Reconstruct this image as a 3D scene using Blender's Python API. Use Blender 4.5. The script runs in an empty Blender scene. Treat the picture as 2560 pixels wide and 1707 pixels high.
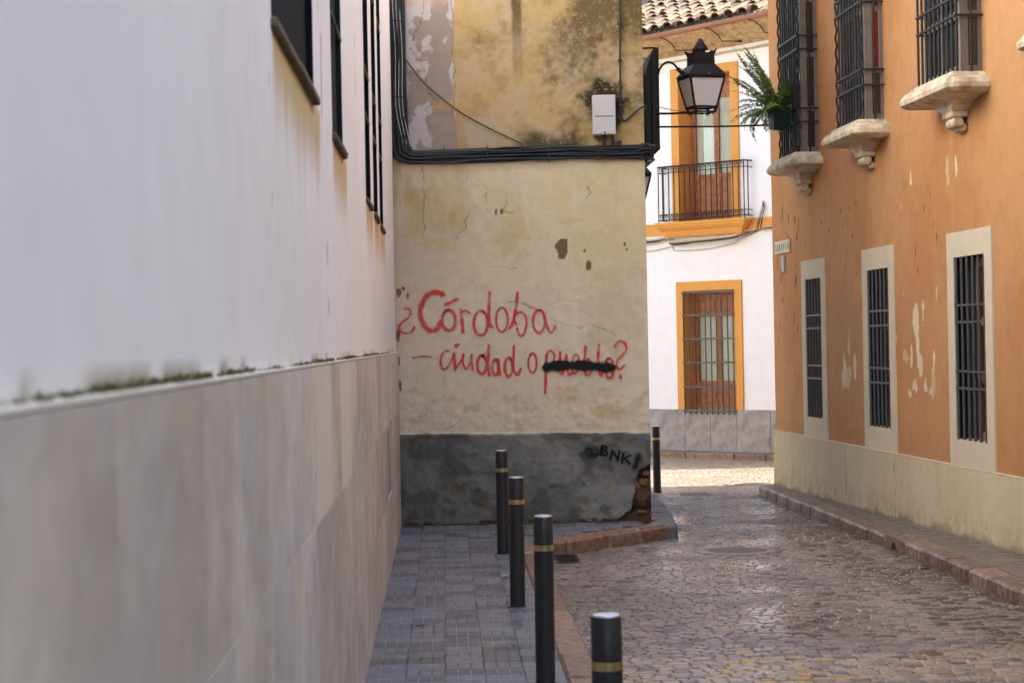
import bpy, bmesh, math, random
import numpy as np
from mathutils import Matrix, Vector
random.seed(7); RNG = np.random.default_rng(11)
sc = bpy.context.scene
COL = sc.collection
R = math.radians

# ---------------------------------------------------------------- camera
CAM_H = 1.6
yaw, pitch, roll = R(1.787), R(0.069), R(1.1)
f0 = Vector((math.sin(yaw)*math.cos(pitch), math.cos(yaw)*math.cos(pitch), math.sin(pitch)))
r0 = Vector((math.cos(yaw), -math.sin(yaw), 0)); u0 = r0.cross(f0)
rr = r0*math.cos(roll) - u0*math.sin(roll); uu = u0*math.cos(roll) + r0*math.sin(roll)
cam_d = bpy.data.cameras.new('camera'); cam = bpy.data.objects.new('camera', cam_d); COL.objects.link(cam)
M4 = Matrix((rr, uu, -f0)).transposed().to_4x4(); M4.translation = (0, 0, CAM_H); cam.matrix_world = M4
cam_d.sensor_width = 36; cam_d.lens = 76.53; cam_d.clip_start = .05; cam_d.clip_end = 900
cam_d.dof.use_dof = True; cam_d.dof.focus_distance = 21.5; cam_d.dof.aperture_fstop = 8.0
sc.camera = cam

# ---------------------------------------------------------------- sky, sun, exposure
SUN_EL, SUN_AZ = R(29), R(88)          # azimuth clockwise from +Y (the sun stands to the right, down the cross street)
w = bpy.data.worlds.new('World'); sc.world = w; w.use_nodes = True
nt = w.node_tree; nt.nodes.clear()
sky = nt.nodes.new('ShaderNodeTexSky'); sky.sky_type = 'NISHITA'; sky.sun_disc = False
sky.sun_elevation = SUN_EL; sky.sun_rotation = SUN_AZ; sky.dust_density = 3.5; sky.air_density = 1.0; sky.ozone_density = 1.0
hs = nt.nodes.new('ShaderNodeHueSaturation'); hs.inputs['Saturation'].default_value = .9
bg = nt.nodes.new('ShaderNodeBackground'); bg.inputs['Strength'].default_value = .15
wo = nt.nodes.new('ShaderNodeOutputWorld')
nt.links.new(sky.outputs[0], hs.inputs['Color']); nt.links.new(hs.outputs[0], bg.inputs[0]); nt.links.new(bg.outputs[0], wo.inputs[0])
sd = bpy.data.lights.new('sun', 'SUN'); so = bpy.data.objects.new('sun', sd); COL.objects.link(so)
sd.energy = 4.5; sd.angle = R(.53); sd.color = (1, .97, .92)
to_sun = Vector((math.sin(SUN_AZ)*math.cos(SUN_EL), math.cos(SUN_AZ)*math.cos(SUN_EL), math.sin(SUN_EL)))
so.rotation_euler = to_sun.to_track_quat('Z', 'Y').to_euler(); so.location = to_sun*60
vs = sc.view_settings; vs.view_transform = 'Standard'; vs.look = 'None'; vs.gamma = 1; vs.exposure = 2.24
vs.use_curve_mapping = False
sc.cycles.max_bounces = 10; sc.cycles.diffuse_bounces = 6; sc.cycles.transparent_max_bounces = 16
sc.cycles.sample_clamp_indirect = 8

# ---------------------------------------------------------------- helpers
def lin(c):
    c = c/255.
    return c/12.92 if c <= .04045 else ((c+.055)/1.055)**2.4
def S(r, g, b, k=1.0): return (lin(r)*k, lin(g)*k, lin(b)*k, 1)
def SA(r, g, b, k=1.0): return np.array([lin(r)*k, lin(g)*k, lin(b)*k])

TAB = RNG.random((256, 256))
def vnoise(x, y):
    xi = np.floor(x).astype(int); yi = np.floor(y).astype(int); xf = x-xi; yf = y-yi
    xf = xf*xf*(3-2*xf); yf = yf*yf*(3-2*yf)
    a = TAB[xi & 255, yi & 255]; b = TAB[(xi+1) & 255, yi & 255]; c = TAB[xi & 255, (yi+1) & 255]; d = TAB[(xi+1) & 255, (yi+1) & 255]
    return (a*(1-xf)+b*xf)*(1-yf)+(c*(1-xf)+d*xf)*yf
def fbm(x, y, o=5, off=0):
    s = 0; a = .5; t = 0
    for i in range(o):
        s = s+a*vnoise(x*2**i+off+i*17.3, y*2**i+off*1.7+i*9.1); t += a; a *= .55
    return s/t
def sstep(a, b, x):
    t = np.clip((x-a)/(b-a), 0, 1); return t*t*(3-2*t)
def mixc(col, c, m): return col*(1-m[..., None])+np.asarray(c)[:3]*m[..., None]
def blob(x, y, cx, cy, rx, ry): return np.sqrt(((x-cx)/rx)**2+((y-cy)/ry)**2)
def segdist(x, y, pts):
    d = np.full(x.shape, 1e9)
    for (ax, ay), (bx, by) in zip(pts[:-1], pts[1:]):
        vx, vy = bx-ax, by-ay; t = np.clip(((x-ax)*vx+(y-ay)*vy)/(vx*vx+vy*vy+1e-12), 0, 1)
        d = np.minimum(d, np.hypot(x-ax-t*vx, y-ay-t*vy))
    return d

MATS = {}
def mat(name, col=(.5, .5, .5, 1), rough=.7, metal=0, var=.15, scale=8, bump=.2, bscale=60, attr=None, spec=.4, objrand=0, col2=None, bdist=.003, rvar=0):
    m = bpy.data.materials.new(name); m.use_nodes = True; n = m.node_tree; b = n.nodes['Principled BSDF']; MATS[name] = m
    L = n.links.new
    tc = n.nodes.new('ShaderNodeTexCoord')
    nz = n.nodes.new('ShaderNodeTexNoise'); nz.inputs['Scale'].default_value = scale; nz.inputs['Detail'].default_value = 6; nz.inputs['Roughness'].default_value = .6
    L(tc.outputs['Object'], nz.inputs['Vector'])
    if attr:
        a = n.nodes.new('ShaderNodeAttribute'); a.attribute_name = attr; src = a.outputs['Color']
    else:
        mx0 = n.nodes.new('ShaderNodeMix'); mx0.data_type = 'RGBA'; mx0.inputs[6].default_value = col; mx0.inputs[7].default_value = col2 or tuple(c*.7 for c in col[:3])+(1,)
        rp = n.nodes.new('ShaderNodeMapRange'); rp.inputs[1].default_value = .42; rp.inputs[2].default_value = .68
        L(nz.outputs[0], rp.inputs[0]); L(rp.outputs[0], mx0.inputs[0]); src = mx0.outputs[2]
        if not col2:
            rp.inputs[4].default_value = min(1, var*2)
    if objrand:
        oi = n.nodes.new('ShaderNodeObjectInfo'); mr = n.nodes.new('ShaderNodeMapRange'); mr.inputs[3].default_value = 1-objrand; mr.inputs[4].default_value = 1+objrand
        L(oi.outputs['Random'], mr.inputs[0])
        h = n.nodes.new('ShaderNodeHueSaturation'); L(mr.outputs[0], h.inputs['Value']); L(src, h.inputs['Color']); src = h.outputs[0]
    if attr:
        n2 = n.nodes.new('ShaderNodeTexNoise'); n2.inputs['Scale'].default_value = scale; n2.inputs['Detail'].default_value = 8; L(tc.outputs['Object'], n2.inputs['Vector'])
        mr = n.nodes.new('ShaderNodeMapRange'); mr.inputs[1].default_value = .3; mr.inputs[2].default_value = .7; mr.inputs[3].default_value = 1-var; mr.inputs[4].default_value = 1+var
        L(n2.outputs[0], mr.inputs[0]); h = n.nodes.new('ShaderNodeHueSaturation'); L(mr.outputs[0], h.inputs['Value']); L(src, h.inputs['Color']); src = h.outputs[0]
    L(src, b.inputs['Base Color'])
    b.inputs['Roughness'].default_value = rough; b.inputs['Metallic'].default_value = metal; b.inputs['Specular IOR Level'].default_value = spec
    if rvar:
        r2 = n.nodes.new('ShaderNodeMapRange'); r2.inputs[1].default_value = .35; r2.inputs[2].default_value = .65; r2.inputs[3].default_value = max(.05, rough-rvar); r2.inputs[4].default_value = min(1, rough+rvar)
        L(nz.outputs[0], r2.inputs[0]); L(r2.outputs[0], b.inputs['Roughness'])
    if bump:
        bn = n.nodes.new('ShaderNodeTexNoise'); bn.inputs['Scale'].default_value = bscale; bn.inputs['Detail'].default_value = 5; L(tc.outputs['Object'], bn.inputs['Vector'])
        bp = n.nodes.new('ShaderNodeBump'); bp.inputs['Strength'].default_value = bump; bp.inputs['Distance'].default_value = bdist; L(bn.outputs[0], bp.inputs['Height']); L(bp.outputs[0], b.inputs['Normal'])
    return m

class MB:
    def __init__(s): s.v = []; s.f = []
    def add(s, vs, fs):
        o = len(s.v); s.v += [tuple(v) for v in vs]; s.f += [tuple(i+o for i in f) for f in fs]; return s
    def box(s, x0, x1, y0, y1, z0, z1):
        return s.add([(x0,y0,z0),(x1,y0,z0),(x1,y1,z0),(x0,y1,z0),(x0,y0,z1),(x1,y0,z1),(x1,y1,z1),(x0,y1,z1)],
            [(0,3,2,1),(4,5,6,7),(0,1,5,4),(1,2,6,5),(2,3,7,6),(3,0,4,7)])
    def cbox(s, x0, x1, y0, y1, z0, z1, c=.01, j=0):
        bm = bmesh.new(); bmesh.ops.create_cube(bm, size=1)
        for v in bm.verts: v.co = Vector(((x0+x1)/2+v.co.x*(x1-x0), (y0+y1)/2+v.co.y*(y1-y0), (z0+z1)/2+v.co.z*(z1-z0)))+Vector([random.uniform(-j, j) for _ in range(3)])
        bmesh.ops.bevel(bm, geom=bm.edges[:], offset=c, segments=1, affect='EDGES', profile=.5)
        bm.verts.index_update(); s.add([v.co[:] for v in bm.verts], [[v.index for v in f.verts] for f in bm.faces]); bm.free(); return s
    def prism(s, poly, a0, a1, axis='y'):
        n = len(poly); P = (lambda p, a: (p[0], a, p[1])) if axis == 'y' else ((lambda p, a: (a, p[0], p[1])) if axis == 'x' else (lambda p, a: (p[0], p[1], a)))
        vs = [P(p, a0) for p in poly]+[P(p, a1) for p in poly]
        return s.add(vs, [tuple(range(n)), tuple(range(2*n-1, n-1, -1))]+[(i, i+n, (i+1) % n+n, (i+1) % n) for i in range(n)])
    def tube(s, pts, r, n=8, cap=True, rs=None):
        pts = [Vector(p) for p in pts]; k = len(pts); o = len(s.v); up = None
        for i, p in enumerate(pts):
            t = (pts[min(i+1, k-1)]-pts[max(i-1, 0)]).normalized()
            if up is None: up = t.orthogonal().normalized()
            up = (up-t*up.dot(t)).normalized(); bi = t.cross(up); q = rs[i] if rs else r
            for a in range(n):
                an = 2*math.pi*a/n; s.v.append(tuple(p+up*math.cos(an)*q+bi*math.sin(an)*q))
        for i in range(k-1):
            for a in range(n):
                b = (a+1) % n; s.f.append((o+i*n+a, o+i*n+b, o+(i+1)*n+b, o+(i+1)*n+a))
        if cap:
            s.f.append(tuple(o+a for a in range(n-1, -1, -1))); s.f.append(tuple(o+(k-1)*n+a for a in range(n)))
        return s
    def lathe(s, prof, n=24, c=(0, 0, 0), rot=0):
        o = len(s.v); k = len(prof)
        for r, z in prof:
            for a in range(n):
                an = 2*math.pi*a/n+rot; s.v.append((c[0]+r*math.cos(an), c[1]+r*math.sin(an), c[2]+z))
        for i in range(k-1):
            for a in range(n):
                b = (a+1) % n; s.f.append((o+i*n+a, o+i*n+b, o+(i+1)*n+b, o+(i+1)*n+a))
        s.f.append(tuple(o+a for a in range(n-1, -1, -1))); s.f.append(tuple(o+(k-1)*n+a for a in range(n)))
        return s
    def mesh(s, name, m, smooth=None):
        me = bpy.data.meshes.new(name); me.from_pydata(s.v, [], s.f); me.validate()
        if m: me.materials.append(m)
        if smooth is not None:
            for p in me.polygons: p.use_smooth = True
            me.set_sharp_from_angle(angle=R(smooth))
        return me
    def build(s, name, m, parent=None, smooth=None): return mk(name, s.mesh(name, m, smooth), parent)

def mk(name, me, parent=None, loc=None, rot=None, scale=None):
    o = bpy.data.objects.new(name, me); COL.objects.link(o)
    if parent: o.parent = parent
    if loc is not None: o.location = loc
    if rot is not None: o.rotation_euler = rot
    if scale is not None: o.scale = scale
    return o
def tag(o, label, cat, group=None):
    o['label'] = label; o['category'] = cat
    if group: o['group'] = group
    return o
def thing(name, label, cat, loc=(0, 0, 0), rz=0, group=None):
    o = bpy.data.objects.new(name, None); COL.objects.link(o); o.location = loc; o.rotation_euler = (0, 0, rz); o.empty_display_size = .2
    return tag(o, label, cat, group)
def struct(o): o['kind'] = 'structure'; return o
def stuff(o): o['kind'] = 'stuff'; return o
def l2w(o, p): return Matrix.LocRotScale(o.location, o.rotation_euler, None) @ Vector(p)

def grid(name, U, V, m, parent, colf, dispf=None, holes=()):
    """wall sheet in local x (U) and z (V); outward is -y"""
    U = np.unique(np.round(np.array(U), 4)); V = np.unique(np.round(np.array(V), 4))
    x, z = np.meshgrid(U, V, indexing='ij'); col = colf(x, z); d = dispf(x, z) if dispf else np.zeros_like(x)
    nu, nv = len(U), len(V)
    cu = (U[1:]+U[:-1])/2; cv = (V[1:]+V[:-1])/2; gx, gz = np.meshgrid(cu, cv, indexing='ij'); keep = np.ones(gx.shape, bool)
    for (a, b, c, e) in holes: keep &= ~((gx > a) & (gx < b) & (gz > c) & (gz < e))
    I, J = np.nonzero(keep); idx = lambda i, j: i*nv+j
    F = np.stack([idx(I, J), idx(I+1, J), idx(I+1, J+1), idx(I, J+1)], 1)
    used = np.unique(F); rm = np.full(nu*nv, -1); rm[used] = np.arange(len(used)); F = rm[F]
    vv = np.stack([x.ravel(), -d.ravel(), z.ravel()], 1)[used]; cc = np.concatenate([col.reshape(-1, 3), np.ones((nu*nv, 1))], 1)[used]
    me = bpy.data.meshes.new(name); me.vertices.add(len(vv)); me.vertices.foreach_set('co', vv.ravel())
    nf = len(F); me.loops.add(nf*4); me.loops.foreach_set('vertex_index', F.ravel().astype(np.int32)); me.polygons.add(nf)
    me.polygons.foreach_set('loop_start', (np.arange(nf)*4).astype(np.int32))
    me.update(calc_edges=True)
    a = me.attributes.new('Col', 'FLOAT_COLOR', 'POINT'); a.data.foreach_set('color', np.clip(cc, 0, 1).ravel())
    me.polygons.foreach_set('use_smooth', np.ones(nf, bool)); me.materials.append(m)
    return mk(name, me, parent)
def lines(a, b, step, extra=()):
    n = max(2, int(round((b-a)/step))+1); g = np.linspace(a, b, n)
    for e in extra: g[np.argmin(np.abs(g-e))] = e
    return np.concatenate([g, np.array([e for e in extra])]) if len(extra) else g

# ---------------------------------------------------------------- materials
K = 1.12
mat('plaster_attr', attr='Col', rough=.92, var=.06, scale=14, bump=.35, bscale=90, bdist=.004, spec=.2)
mat('white_attr', attr='Col', rough=.9, var=.03, scale=5, bump=.25, bscale=40, bdist=.004, spec=.25)
mat('orange_attr', attr='Col', rough=.88, var=.06, scale=7, bump=.3, bscale=50, bdist=.004, spec=.25)
mat('cream_plaster', S(208, 196, 172, .98), .9, var=.12, scale=5, bump=.3)
mat('marble_slab', S(168, 158, 148, .95), .42, var=.3, scale=6, bump=.1, objrand=.1)
mat('dark_iron', (.010, .010, .012, 1), .55, .0, var=.3, scale=30, bump=.3, bscale=150, bdist=.001)
mat('rust_iron', (.03, .018, .014, 1), .7, .2, var=.4, scale=40, bump=.3, bscale=150, bdist=.001)
mat('grey_iron', (.085, .085, .085, 1), .5, .3, var=.3, scale=30, bump=.2, bscale=120, bdist=.001)
mat('shutter', (.010, .013, .017, 1), .85, 0, var=.3, scale=10, bump=.1, spec=.08)
mat('shutter_green', (.020, .026, .027, 1), .85, 0, var=.3, scale=10, bump=.1, spec=.08)
mat('sill_stone', S(120, 108, 85, .8), .9, var=.4, scale=25, bump=.6, bscale=50, bdist=.01, col2=S(78, 74, 52, .7))
mat('bay_stone', S(224, 210, 184, .92), .8, var=.3, scale=7, bump=.35, bscale=55, bdist=.004, col2=S(164, 146, 112, .8))
mat('bollard_paint', (.024, .024, .026, 1), .42, .1, var=.25, scale=18, bump=.15, bscale=200, bdist=.001, rvar=.1)
mat('bollard_band', S(206, 186, 132, .85), .28, .9, var=.3, scale=30, bump=0)
mat('bollard_cap', S(205, 208, 214, .85), .35, .8, var=.2, scale=30, bump=.1)
mat('cable_black', (.013, .014, .016, 1), .38, 0, var=.3, scale=30, bump=.2, bscale=80, bdist=.001)
mat('cable_white', S(205, 195, 178, .8), .7, 0, var=.3, scale=30, bump=0)
mat('cable_brown', S(90, 70, 62, .6), .6, 0, var=.3, scale=30, bump=0)
mat('box_grey', S(190, 190, 192, .8), .5, 0, var=.1, scale=12, bump=.05)
mat('gold_paint', S(222, 158, 78, .85), .75, 0, var=.1, scale=6, bump=.2)
mat('red_wood', S(172, 110, 74, .8), .5, 0, var=.3, scale=14, bump=.2, bscale=30, col2=S(144, 86, 54, .72))
mat('dark_wood', S(92, 68, 55, .5), .6, 0, var=.4, scale=14, bump=.2)
mat('grey_wood', S(140, 128, 118, .75), .7, 0, var=.4, scale=14, bump=.3)
mat('curtain', S(232, 228, 214, .9), .9, 0, var=.1, scale=20, bump=0)
mat('interior', (.012, .012, .012, 1), .8, 0, var=.2, bump=0)
mat('gutter', S(178, 128, 108, .75), .45, .1, var=.2, scale=9, bump=.05)
mat('cornice_wood', S(206, 180, 142, .8), .85, 0, var=.35, scale=11, bump=.3, objrand=.06, col2=S(180, 140, 95, .7))
mat('roof_tile', S(178, 142, 112, .5), .9, 0, var=.5, scale=11, bump=.6, bscale=40, bdist=.01, objrand=.45, col2=S(136, 126, 106, .42))
mat('roof_mortar', S(70, 58, 48, .6), .95, 0, var=.3, bump=.5)
mat('kerb_red', S(172, 140, 122, .58), .5, 0, var=.35, scale=16, bump=.4, bscale=60, bdist=.005, objrand=.26, rvar=.2, col2=S(128, 100, 86, .55))
mat('kerb_grey', S(120, 118, 122, .7), .6, 0, var=.3, scale=16, bump=.5, bscale=45, bdist=.008, objrand=.12, rvar=.2)
mat('slab_grey', S(140, 126, 112, .62), .55, 0, var=.3, scale=9, bump=.4, bscale=50, bdist=.005, objrand=.12, rvar=.2)
mat('far_stone', S(166, 158, 158, .9), .55, 0, var=.35, scale=5, bump=.1, objrand=.07, col2=S(130, 122, 124, .8))
mat('pot_green', S(36, 66, 50, .55), .5, 0, var=.2, scale=12, bump=0)
mat('soil', (.02, .014, .009, 1), .95, 0, bump=.5)
mat('fern_leaf', (.20, .33, .07, 1), .5, 0, var=.4, scale=16, bump=0, objrand=.35, col2=(.11, .21, .045, 1))
mat('fern_stem', (.07, .05, .02, 1), .7, 0, bump=0)
mat('moss', (.14, .14, .05, 1), .95, 0, var=.5, scale=14, bump=0, col2=(.12, .085, .045, 1))
mat('earth', S(96, 84, 74, .6), .95, 0, var=.3, bump=.4)
mat('concrete', S(92, 92, 98, .7), .7, 0, var=.3, scale=12, bump=.4)
mat('letter_green', S(58, 92, 66, .6), .4, 0, var=.1, bump=0)
mat('sign_tile', S(214, 208, 172, .85), .35, 0, var=.15, scale=20, bump=.1)
mat('manhole_iron', S(172, 160, 152, .58), .42, .0, var=.3, scale=30, bump=.2, rvar=.15)
mat('leaf_dry', S(150, 88, 36, .6), .7, 0, var=.4, scale=60, bump=0)
mat('roof_dark', S(120, 92, 76, .7), .9, 0, bump=.3)
mat('brick', S(150, 112, 86, .6), .9, 0, var=.4, scale=18, bump=.6, bscale=50, bdist=.008, objrand=.2, col2=S(104, 80, 62, .55))
mat('white_paint_plain', S(238, 236, 234, .95), .8, 0, var=.06, scale=3, bump=.1)
mat('red_glass', S(150, 28, 34, .7), .15, 0, var=.2, scale=9, bump=0, spec=.6)
mat('dark_pane', (.03, .03, .032, 1), .08, 0, var=.2, bump=0, spec=.7)
mat('lead_white', S(170, 165, 155, .7), .6, 0, bump=0)

def glass_mat():
    m = bpy.data.materials.new('clear_glass'); m.use_nodes = True; n = m.node_tree; n.nodes.clear()
    o = n.nodes.new('ShaderNodeOutputMaterial'); mx = n.nodes.new('ShaderNodeMixShader'); t = n.nodes.new('ShaderNodeBsdfTransparent'); g = n.nodes.new('ShaderNodeBsdfGlossy'); fr = n.nodes.new('ShaderNodeFresnel')
    g.inputs['Roughness'].default_value = .03; t.inputs[0].default_value = (.9, .93, .92, 1); fr.inputs[0].default_value = 1.6
    mx.inputs[0].default_value = .10; n.links.new(t.outputs[0], mx.inputs[1]); n.links.new(g.outputs[0], mx.inputs[2]); n.links.new(mx.outputs[0], o.inputs[0]); MATS['glass'] = m
glass_mat()
def milk_mat():
    m = bpy.data.materials.new('milk_glass'); m.use_nodes = True; n = m.node_tree; n.nodes.clear()
    o = n.nodes.new('ShaderNodeOutputMaterial'); mx = n.nodes.new('ShaderNodeMixShader'); t = n.nodes.new('ShaderNodeBsdfTranslucent'); g = n.nodes.new('ShaderNodeBsdfPrincipled')
    t.inputs[0].default_value = (.97, .97, .97, 1); g.inputs[0].default_value = (.96, .96, .97, 1); g.inputs['Roughness'].default_value = .3; mx.inputs[0].default_value = .88
    n.links.new(t.outputs[0], mx.inputs[1]); n.links.new(g.outputs[0], mx.inputs[2]); n.links.new(mx.outputs[0], o.inputs[0]); MATS['milk'] = m
milk_mat()
def spray_mat(name, col):
    m = bpy.data.materials.new(name); m.use_nodes = True; n = m.node_tree; n.nodes.clear(); L = n.links.new
    o = n.nodes.new('ShaderNodeOutputMaterial'); mx = n.nodes.new('ShaderNodeMixShader'); t = n.nodes.new('ShaderNodeBsdfTransparent'); b = n.nodes.new('ShaderNodeBsdfPrincipled')
    a = n.nodes.new('ShaderNodeAttribute'); a.attribute_name = 'Alpha'; tc = n.nodes.new('ShaderNodeTexCoord'); nz = n.nodes.new('ShaderNodeTexNoise'); nz.inputs['Scale'].default_value = 55; nz.inputs['Detail'].default_value = 5
    nz2 = n.nodes.new('ShaderNodeTexNoise'); nz2.inputs['Scale'].default_value = 11
    L(tc.outputs['Object'], nz.inputs[0]); L(tc.outputs['Object'], nz2.inputs[0])
    r1 = n.nodes.new('ShaderNodeMapRange'); r1.inputs[1].default_value = .3; r1.inputs[2].default_value = .6; r1.inputs[3].default_value = .72; r1.inputs[4].default_value = 1.05; L(nz.outputs[0], r1.inputs[0])
    r2 = n.nodes.new('ShaderNodeMapRange'); r2.inputs[1].default_value = .35; r2.inputs[2].default_value = .6; r2.inputs[3].default_value = .55; r2.inputs[4].default_value = 1.05; L(nz2.outputs[0], r2.inputs[0])
    m1 = n.nodes.new('ShaderNodeMath'); m1.operation = 'MULTIPLY'; L(a.outputs['Fac'], m1.inputs[0]); L(r1.outputs[0], m1.inputs[1])
    m2 = n.nodes.new('ShaderNodeMath'); m2.operation = 'MULTIPLY'; m2.use_clamp = True; L(m1.outputs[0], m2.inputs[0]); L(r2.outputs[0], m2.inputs[1])
    b.inputs['Base Color'].default_value = col; b.inputs['Roughness'].default_value = .8; b.inputs['Specular IOR Level'].default_value = .2
    L(m2.outputs[0], mx.inputs[0]); L(t.outputs[0], mx.inputs[1]); L(b.outputs[0], mx.inputs[2]); L(mx.outputs[0], o.inputs[0]); MATS[name] = m
spray_mat('spray_red', S(210, 56, 54, .95)); spray_mat('spray_black', (.012, .014, .015, 1))

def wet_mat(name, attr, objrand=0, base_rough=.5):
    """stone paving, damp: gloss varies over the ground in patches"""
    m = mat(name, attr=attr, rough=base_rough, var=.22, scale=22, bump=.3, bscale=90, bdist=.002, spec=.55, objrand=objrand)
    n = m.node_tree; b = n.nodes['Principled BSDF']; L = n.links.new
    g = n.nodes.new('ShaderNodeNewGeometry'); nz = n.nodes.new('ShaderNodeTexNoise'); nz.inputs['Scale'].default_value = 1.1; nz.inputs['Detail'].default_value = 5; nz.inputs['Roughness'].default_value = .65
    L(g.outputs['Position'], nz.inputs['Vector'])
    r = n.nodes.new('ShaderNodeMapRange'); r.inputs[1].default_value = .38; r.inputs[2].default_value = .62; r.inputs[3].default_value = base_rough+.14; r.inputs[4].default_value = base_rough-.26
    L(nz.outputs[0], r.inputs[0])
    acc = None      # standing damp: low spots where water lingers
    for (cx, cy, rx, ry) in ((2.15, 13.4, .55, 1.1), (1.75, 13.0, .35, .5), (2.2, 16.4, .5, .7), (2.0, 19.6, .3, .9), (2.6, 11.5, .35, .4), (2.35, 21.2, .35, 1.2), (1.5, 17.9, .3, .3)):
        sb = n.nodes.new('ShaderNodeVectorMath'); sb.operation = 'SUBTRACT'; sb.inputs[1].default_value = (cx, cy, 0); L(g.outputs['Position'], sb.inputs[0])
        ml = n.nodes.new('ShaderNodeVectorMath'); ml.operation = 'MULTIPLY'; ml.inputs[1].default_value = (1/rx, 1/ry, 0); L(sb.outputs[0], ml.inputs[0])
        ln = n.nodes.new('ShaderNodeVectorMath'); ln.operation = 'LENGTH'; L(ml.outputs[0], ln.inputs[0])
        mp = n.nodes.new('ShaderNodeMapRange'); mp.inputs[1].default_value = .2; mp.inputs[2].default_value = 1; mp.inputs[3].default_value = 1; mp.inputs[4].default_value = 0; L(ln.outputs['Value'], mp.inputs[0])
        if acc is None: acc = mp.outputs[0]
        else:
            mxn = n.nodes.new('ShaderNodeMath'); mxn.operation = 'MAXIMUM'; L(acc, mxn.inputs[0]); L(mp.outputs[0], mxn.inputs[1]); acc = mxn.outputs[0]
    n3 = n.nodes.new('ShaderNodeTexNoise'); n3.inputs['Scale'].default_value = 9; n3.inputs['Detail'].default_value = 4; L(g.outputs['Position'], n3.inputs['Vector'])
    ad = n.nodes.new('ShaderNodeMath'); ad.operation = 'ADD'; L(acc, ad.inputs[0]); L(n3.outputs[0], ad.inputs[1])
    th = n.nodes.new('ShaderNodeMapRange'); th.inputs[1].default_value = .95; th.inputs[2].default_value = 1.15; L(ad.outputs[0], th.inputs[0])
    mr = n.nodes.new('ShaderNodeMix'); L(th.outputs[0], mr.inputs[0]); L(r.outputs[0], mr.inputs[2]); mr.inputs[3].default_value = .09
    L(mr.outputs[0], b.inputs['Roughness']); return m
wet_mat('cobble', 'Col', base_rough=.42); wet_mat('tile_wet', 'Col', objrand=.0, base_rough=.5)
mat('mortar', S(130, 116, 106, .56), .5, 0, var=.5, scale=9, bump=.5, bscale=60, rvar=.25, col2=S(84, 74, 66, .52))
# ================================================================ ground, road, pavements
def zr(Y): return -.105-.0105*min(max(Y-17, 0), 10)
def zrs(Y): return -.0089*min(max(Y-16, 0), 10)
b = MB(); b.add([(-250,-250,-.5),(250,-250,-.5),(250,250,-.5),(-250,250,-.5)], [(0,1,2,3)])
struct(b.build('ground', MATS['earth']))
b = MB(); ys = [-14, 0, 8, 12, 17, 19, 21, 23, 25, 27, 30, 35, 45, 60]
for i, y in enumerate(ys): b.v += [(-22, y, zr(y)-.0075), (22, y, zr(y)-.0075)]
b.f += [(2*i, 2*i+1, 2*i+3, 2*i+2) for i in range(len(ys)-1)]
road = struct(b.build('road', MATS['mortar']))

FTH = R(46); FP = np.array([4.199, 34.033]); FT = np.array([math.cos(FTH), -math.sin(FTH)]); FN = np.array([-math.sin(FTH), -math.cos(FTH)])
def left_edge(Y):
    P = [(9, .735), (17.5, .735), (17.74, .99), (19.1, 2.02), (20.7, 2.14), (22.1, 2.2), (23.6, 2.24), (23.7, 1.2), (27, -1.5), (40, -12)]
    return float(np.interp(Y, [p[0] for p in P], [p[1] for p in P]))
def in_road(x, y):
    if x < left_edge(y): return False
    if y < 25.02 and x > 3.56: return False
    if x > 7.5: return False
    return (np.array([x, y])-FP) @ FN > .74
stones = []; y = 10.45
while y < 34.6:
    dy = random.uniform(.070, .096); x = max(left_edge(y), -.8)+random.uniform(-.06, .0)
    xmax = 3.56 if y < 25.02 else 7.0
    ph = random.uniform(0, 6)
    while x < xmax+.05:
        wd = random.choice((random.uniform(.055, .09), random.uniform(.08, .13)))
        cx = x+wd/2; cyy = y+dy/2+.016*math.sin(cx*2.1+y*.35)+.004*math.sin(cx*7.3+y*2.1)+random.uniform(-.007, .007)
        if in_road(cx, cyy) and math.hypot(cx-2.35, cyy-17.62) > .39 and math.hypot(cx-3.8, cyy-27.15) > .36 and not (.84 < cx < 1.04 and 16.9 < cyy < 17.6) and not (2.68 < cx < 3.1 and 25.2 < cyy < 25.68):
            stones.append((cx, cyy, wd, dy))
        x += wd
    y += dy
def stone_col(x, y):
    t = random.random(); n = float(fbm(np.array([x*.8]), np.array([y*.5]), 3)[0])
    if t < .5: c = SA(160, 142, 130, .60)
    elif t < .8: c = SA(152, 141, 132, .58)
    elif t < .92: c = SA(138, 126, 124, .52)
    else: c = SA(120, 96, 84, .5)
    n_ = float(fbm(np.array([x*2.3]), np.array([y*1.1]), 4, 60)[0]); c = c*random.uniform(.76, 1.16)*(.53+.46*n+.28*n_)
    tr = math.exp(-((x-1.5)/.28)**2)+math.exp(-((x-2.8)/.28)**2); c = c*(1+.12*tr)+.02*tr
    if y > 25.6: c = c*.55+SA(206, 184, 156, .62)*.5  # dry stones paler; the sunlit strip's brightness is also put into this colour
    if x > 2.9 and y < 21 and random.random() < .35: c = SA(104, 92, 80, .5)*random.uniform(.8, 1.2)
    d = math.hypot((x-1.75)/.34, (y-11.3)/.75)
    if d < 1 and random.random() < .42: c = c*.35+SA(196, 158, 60, .65)*.65
    return c
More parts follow.
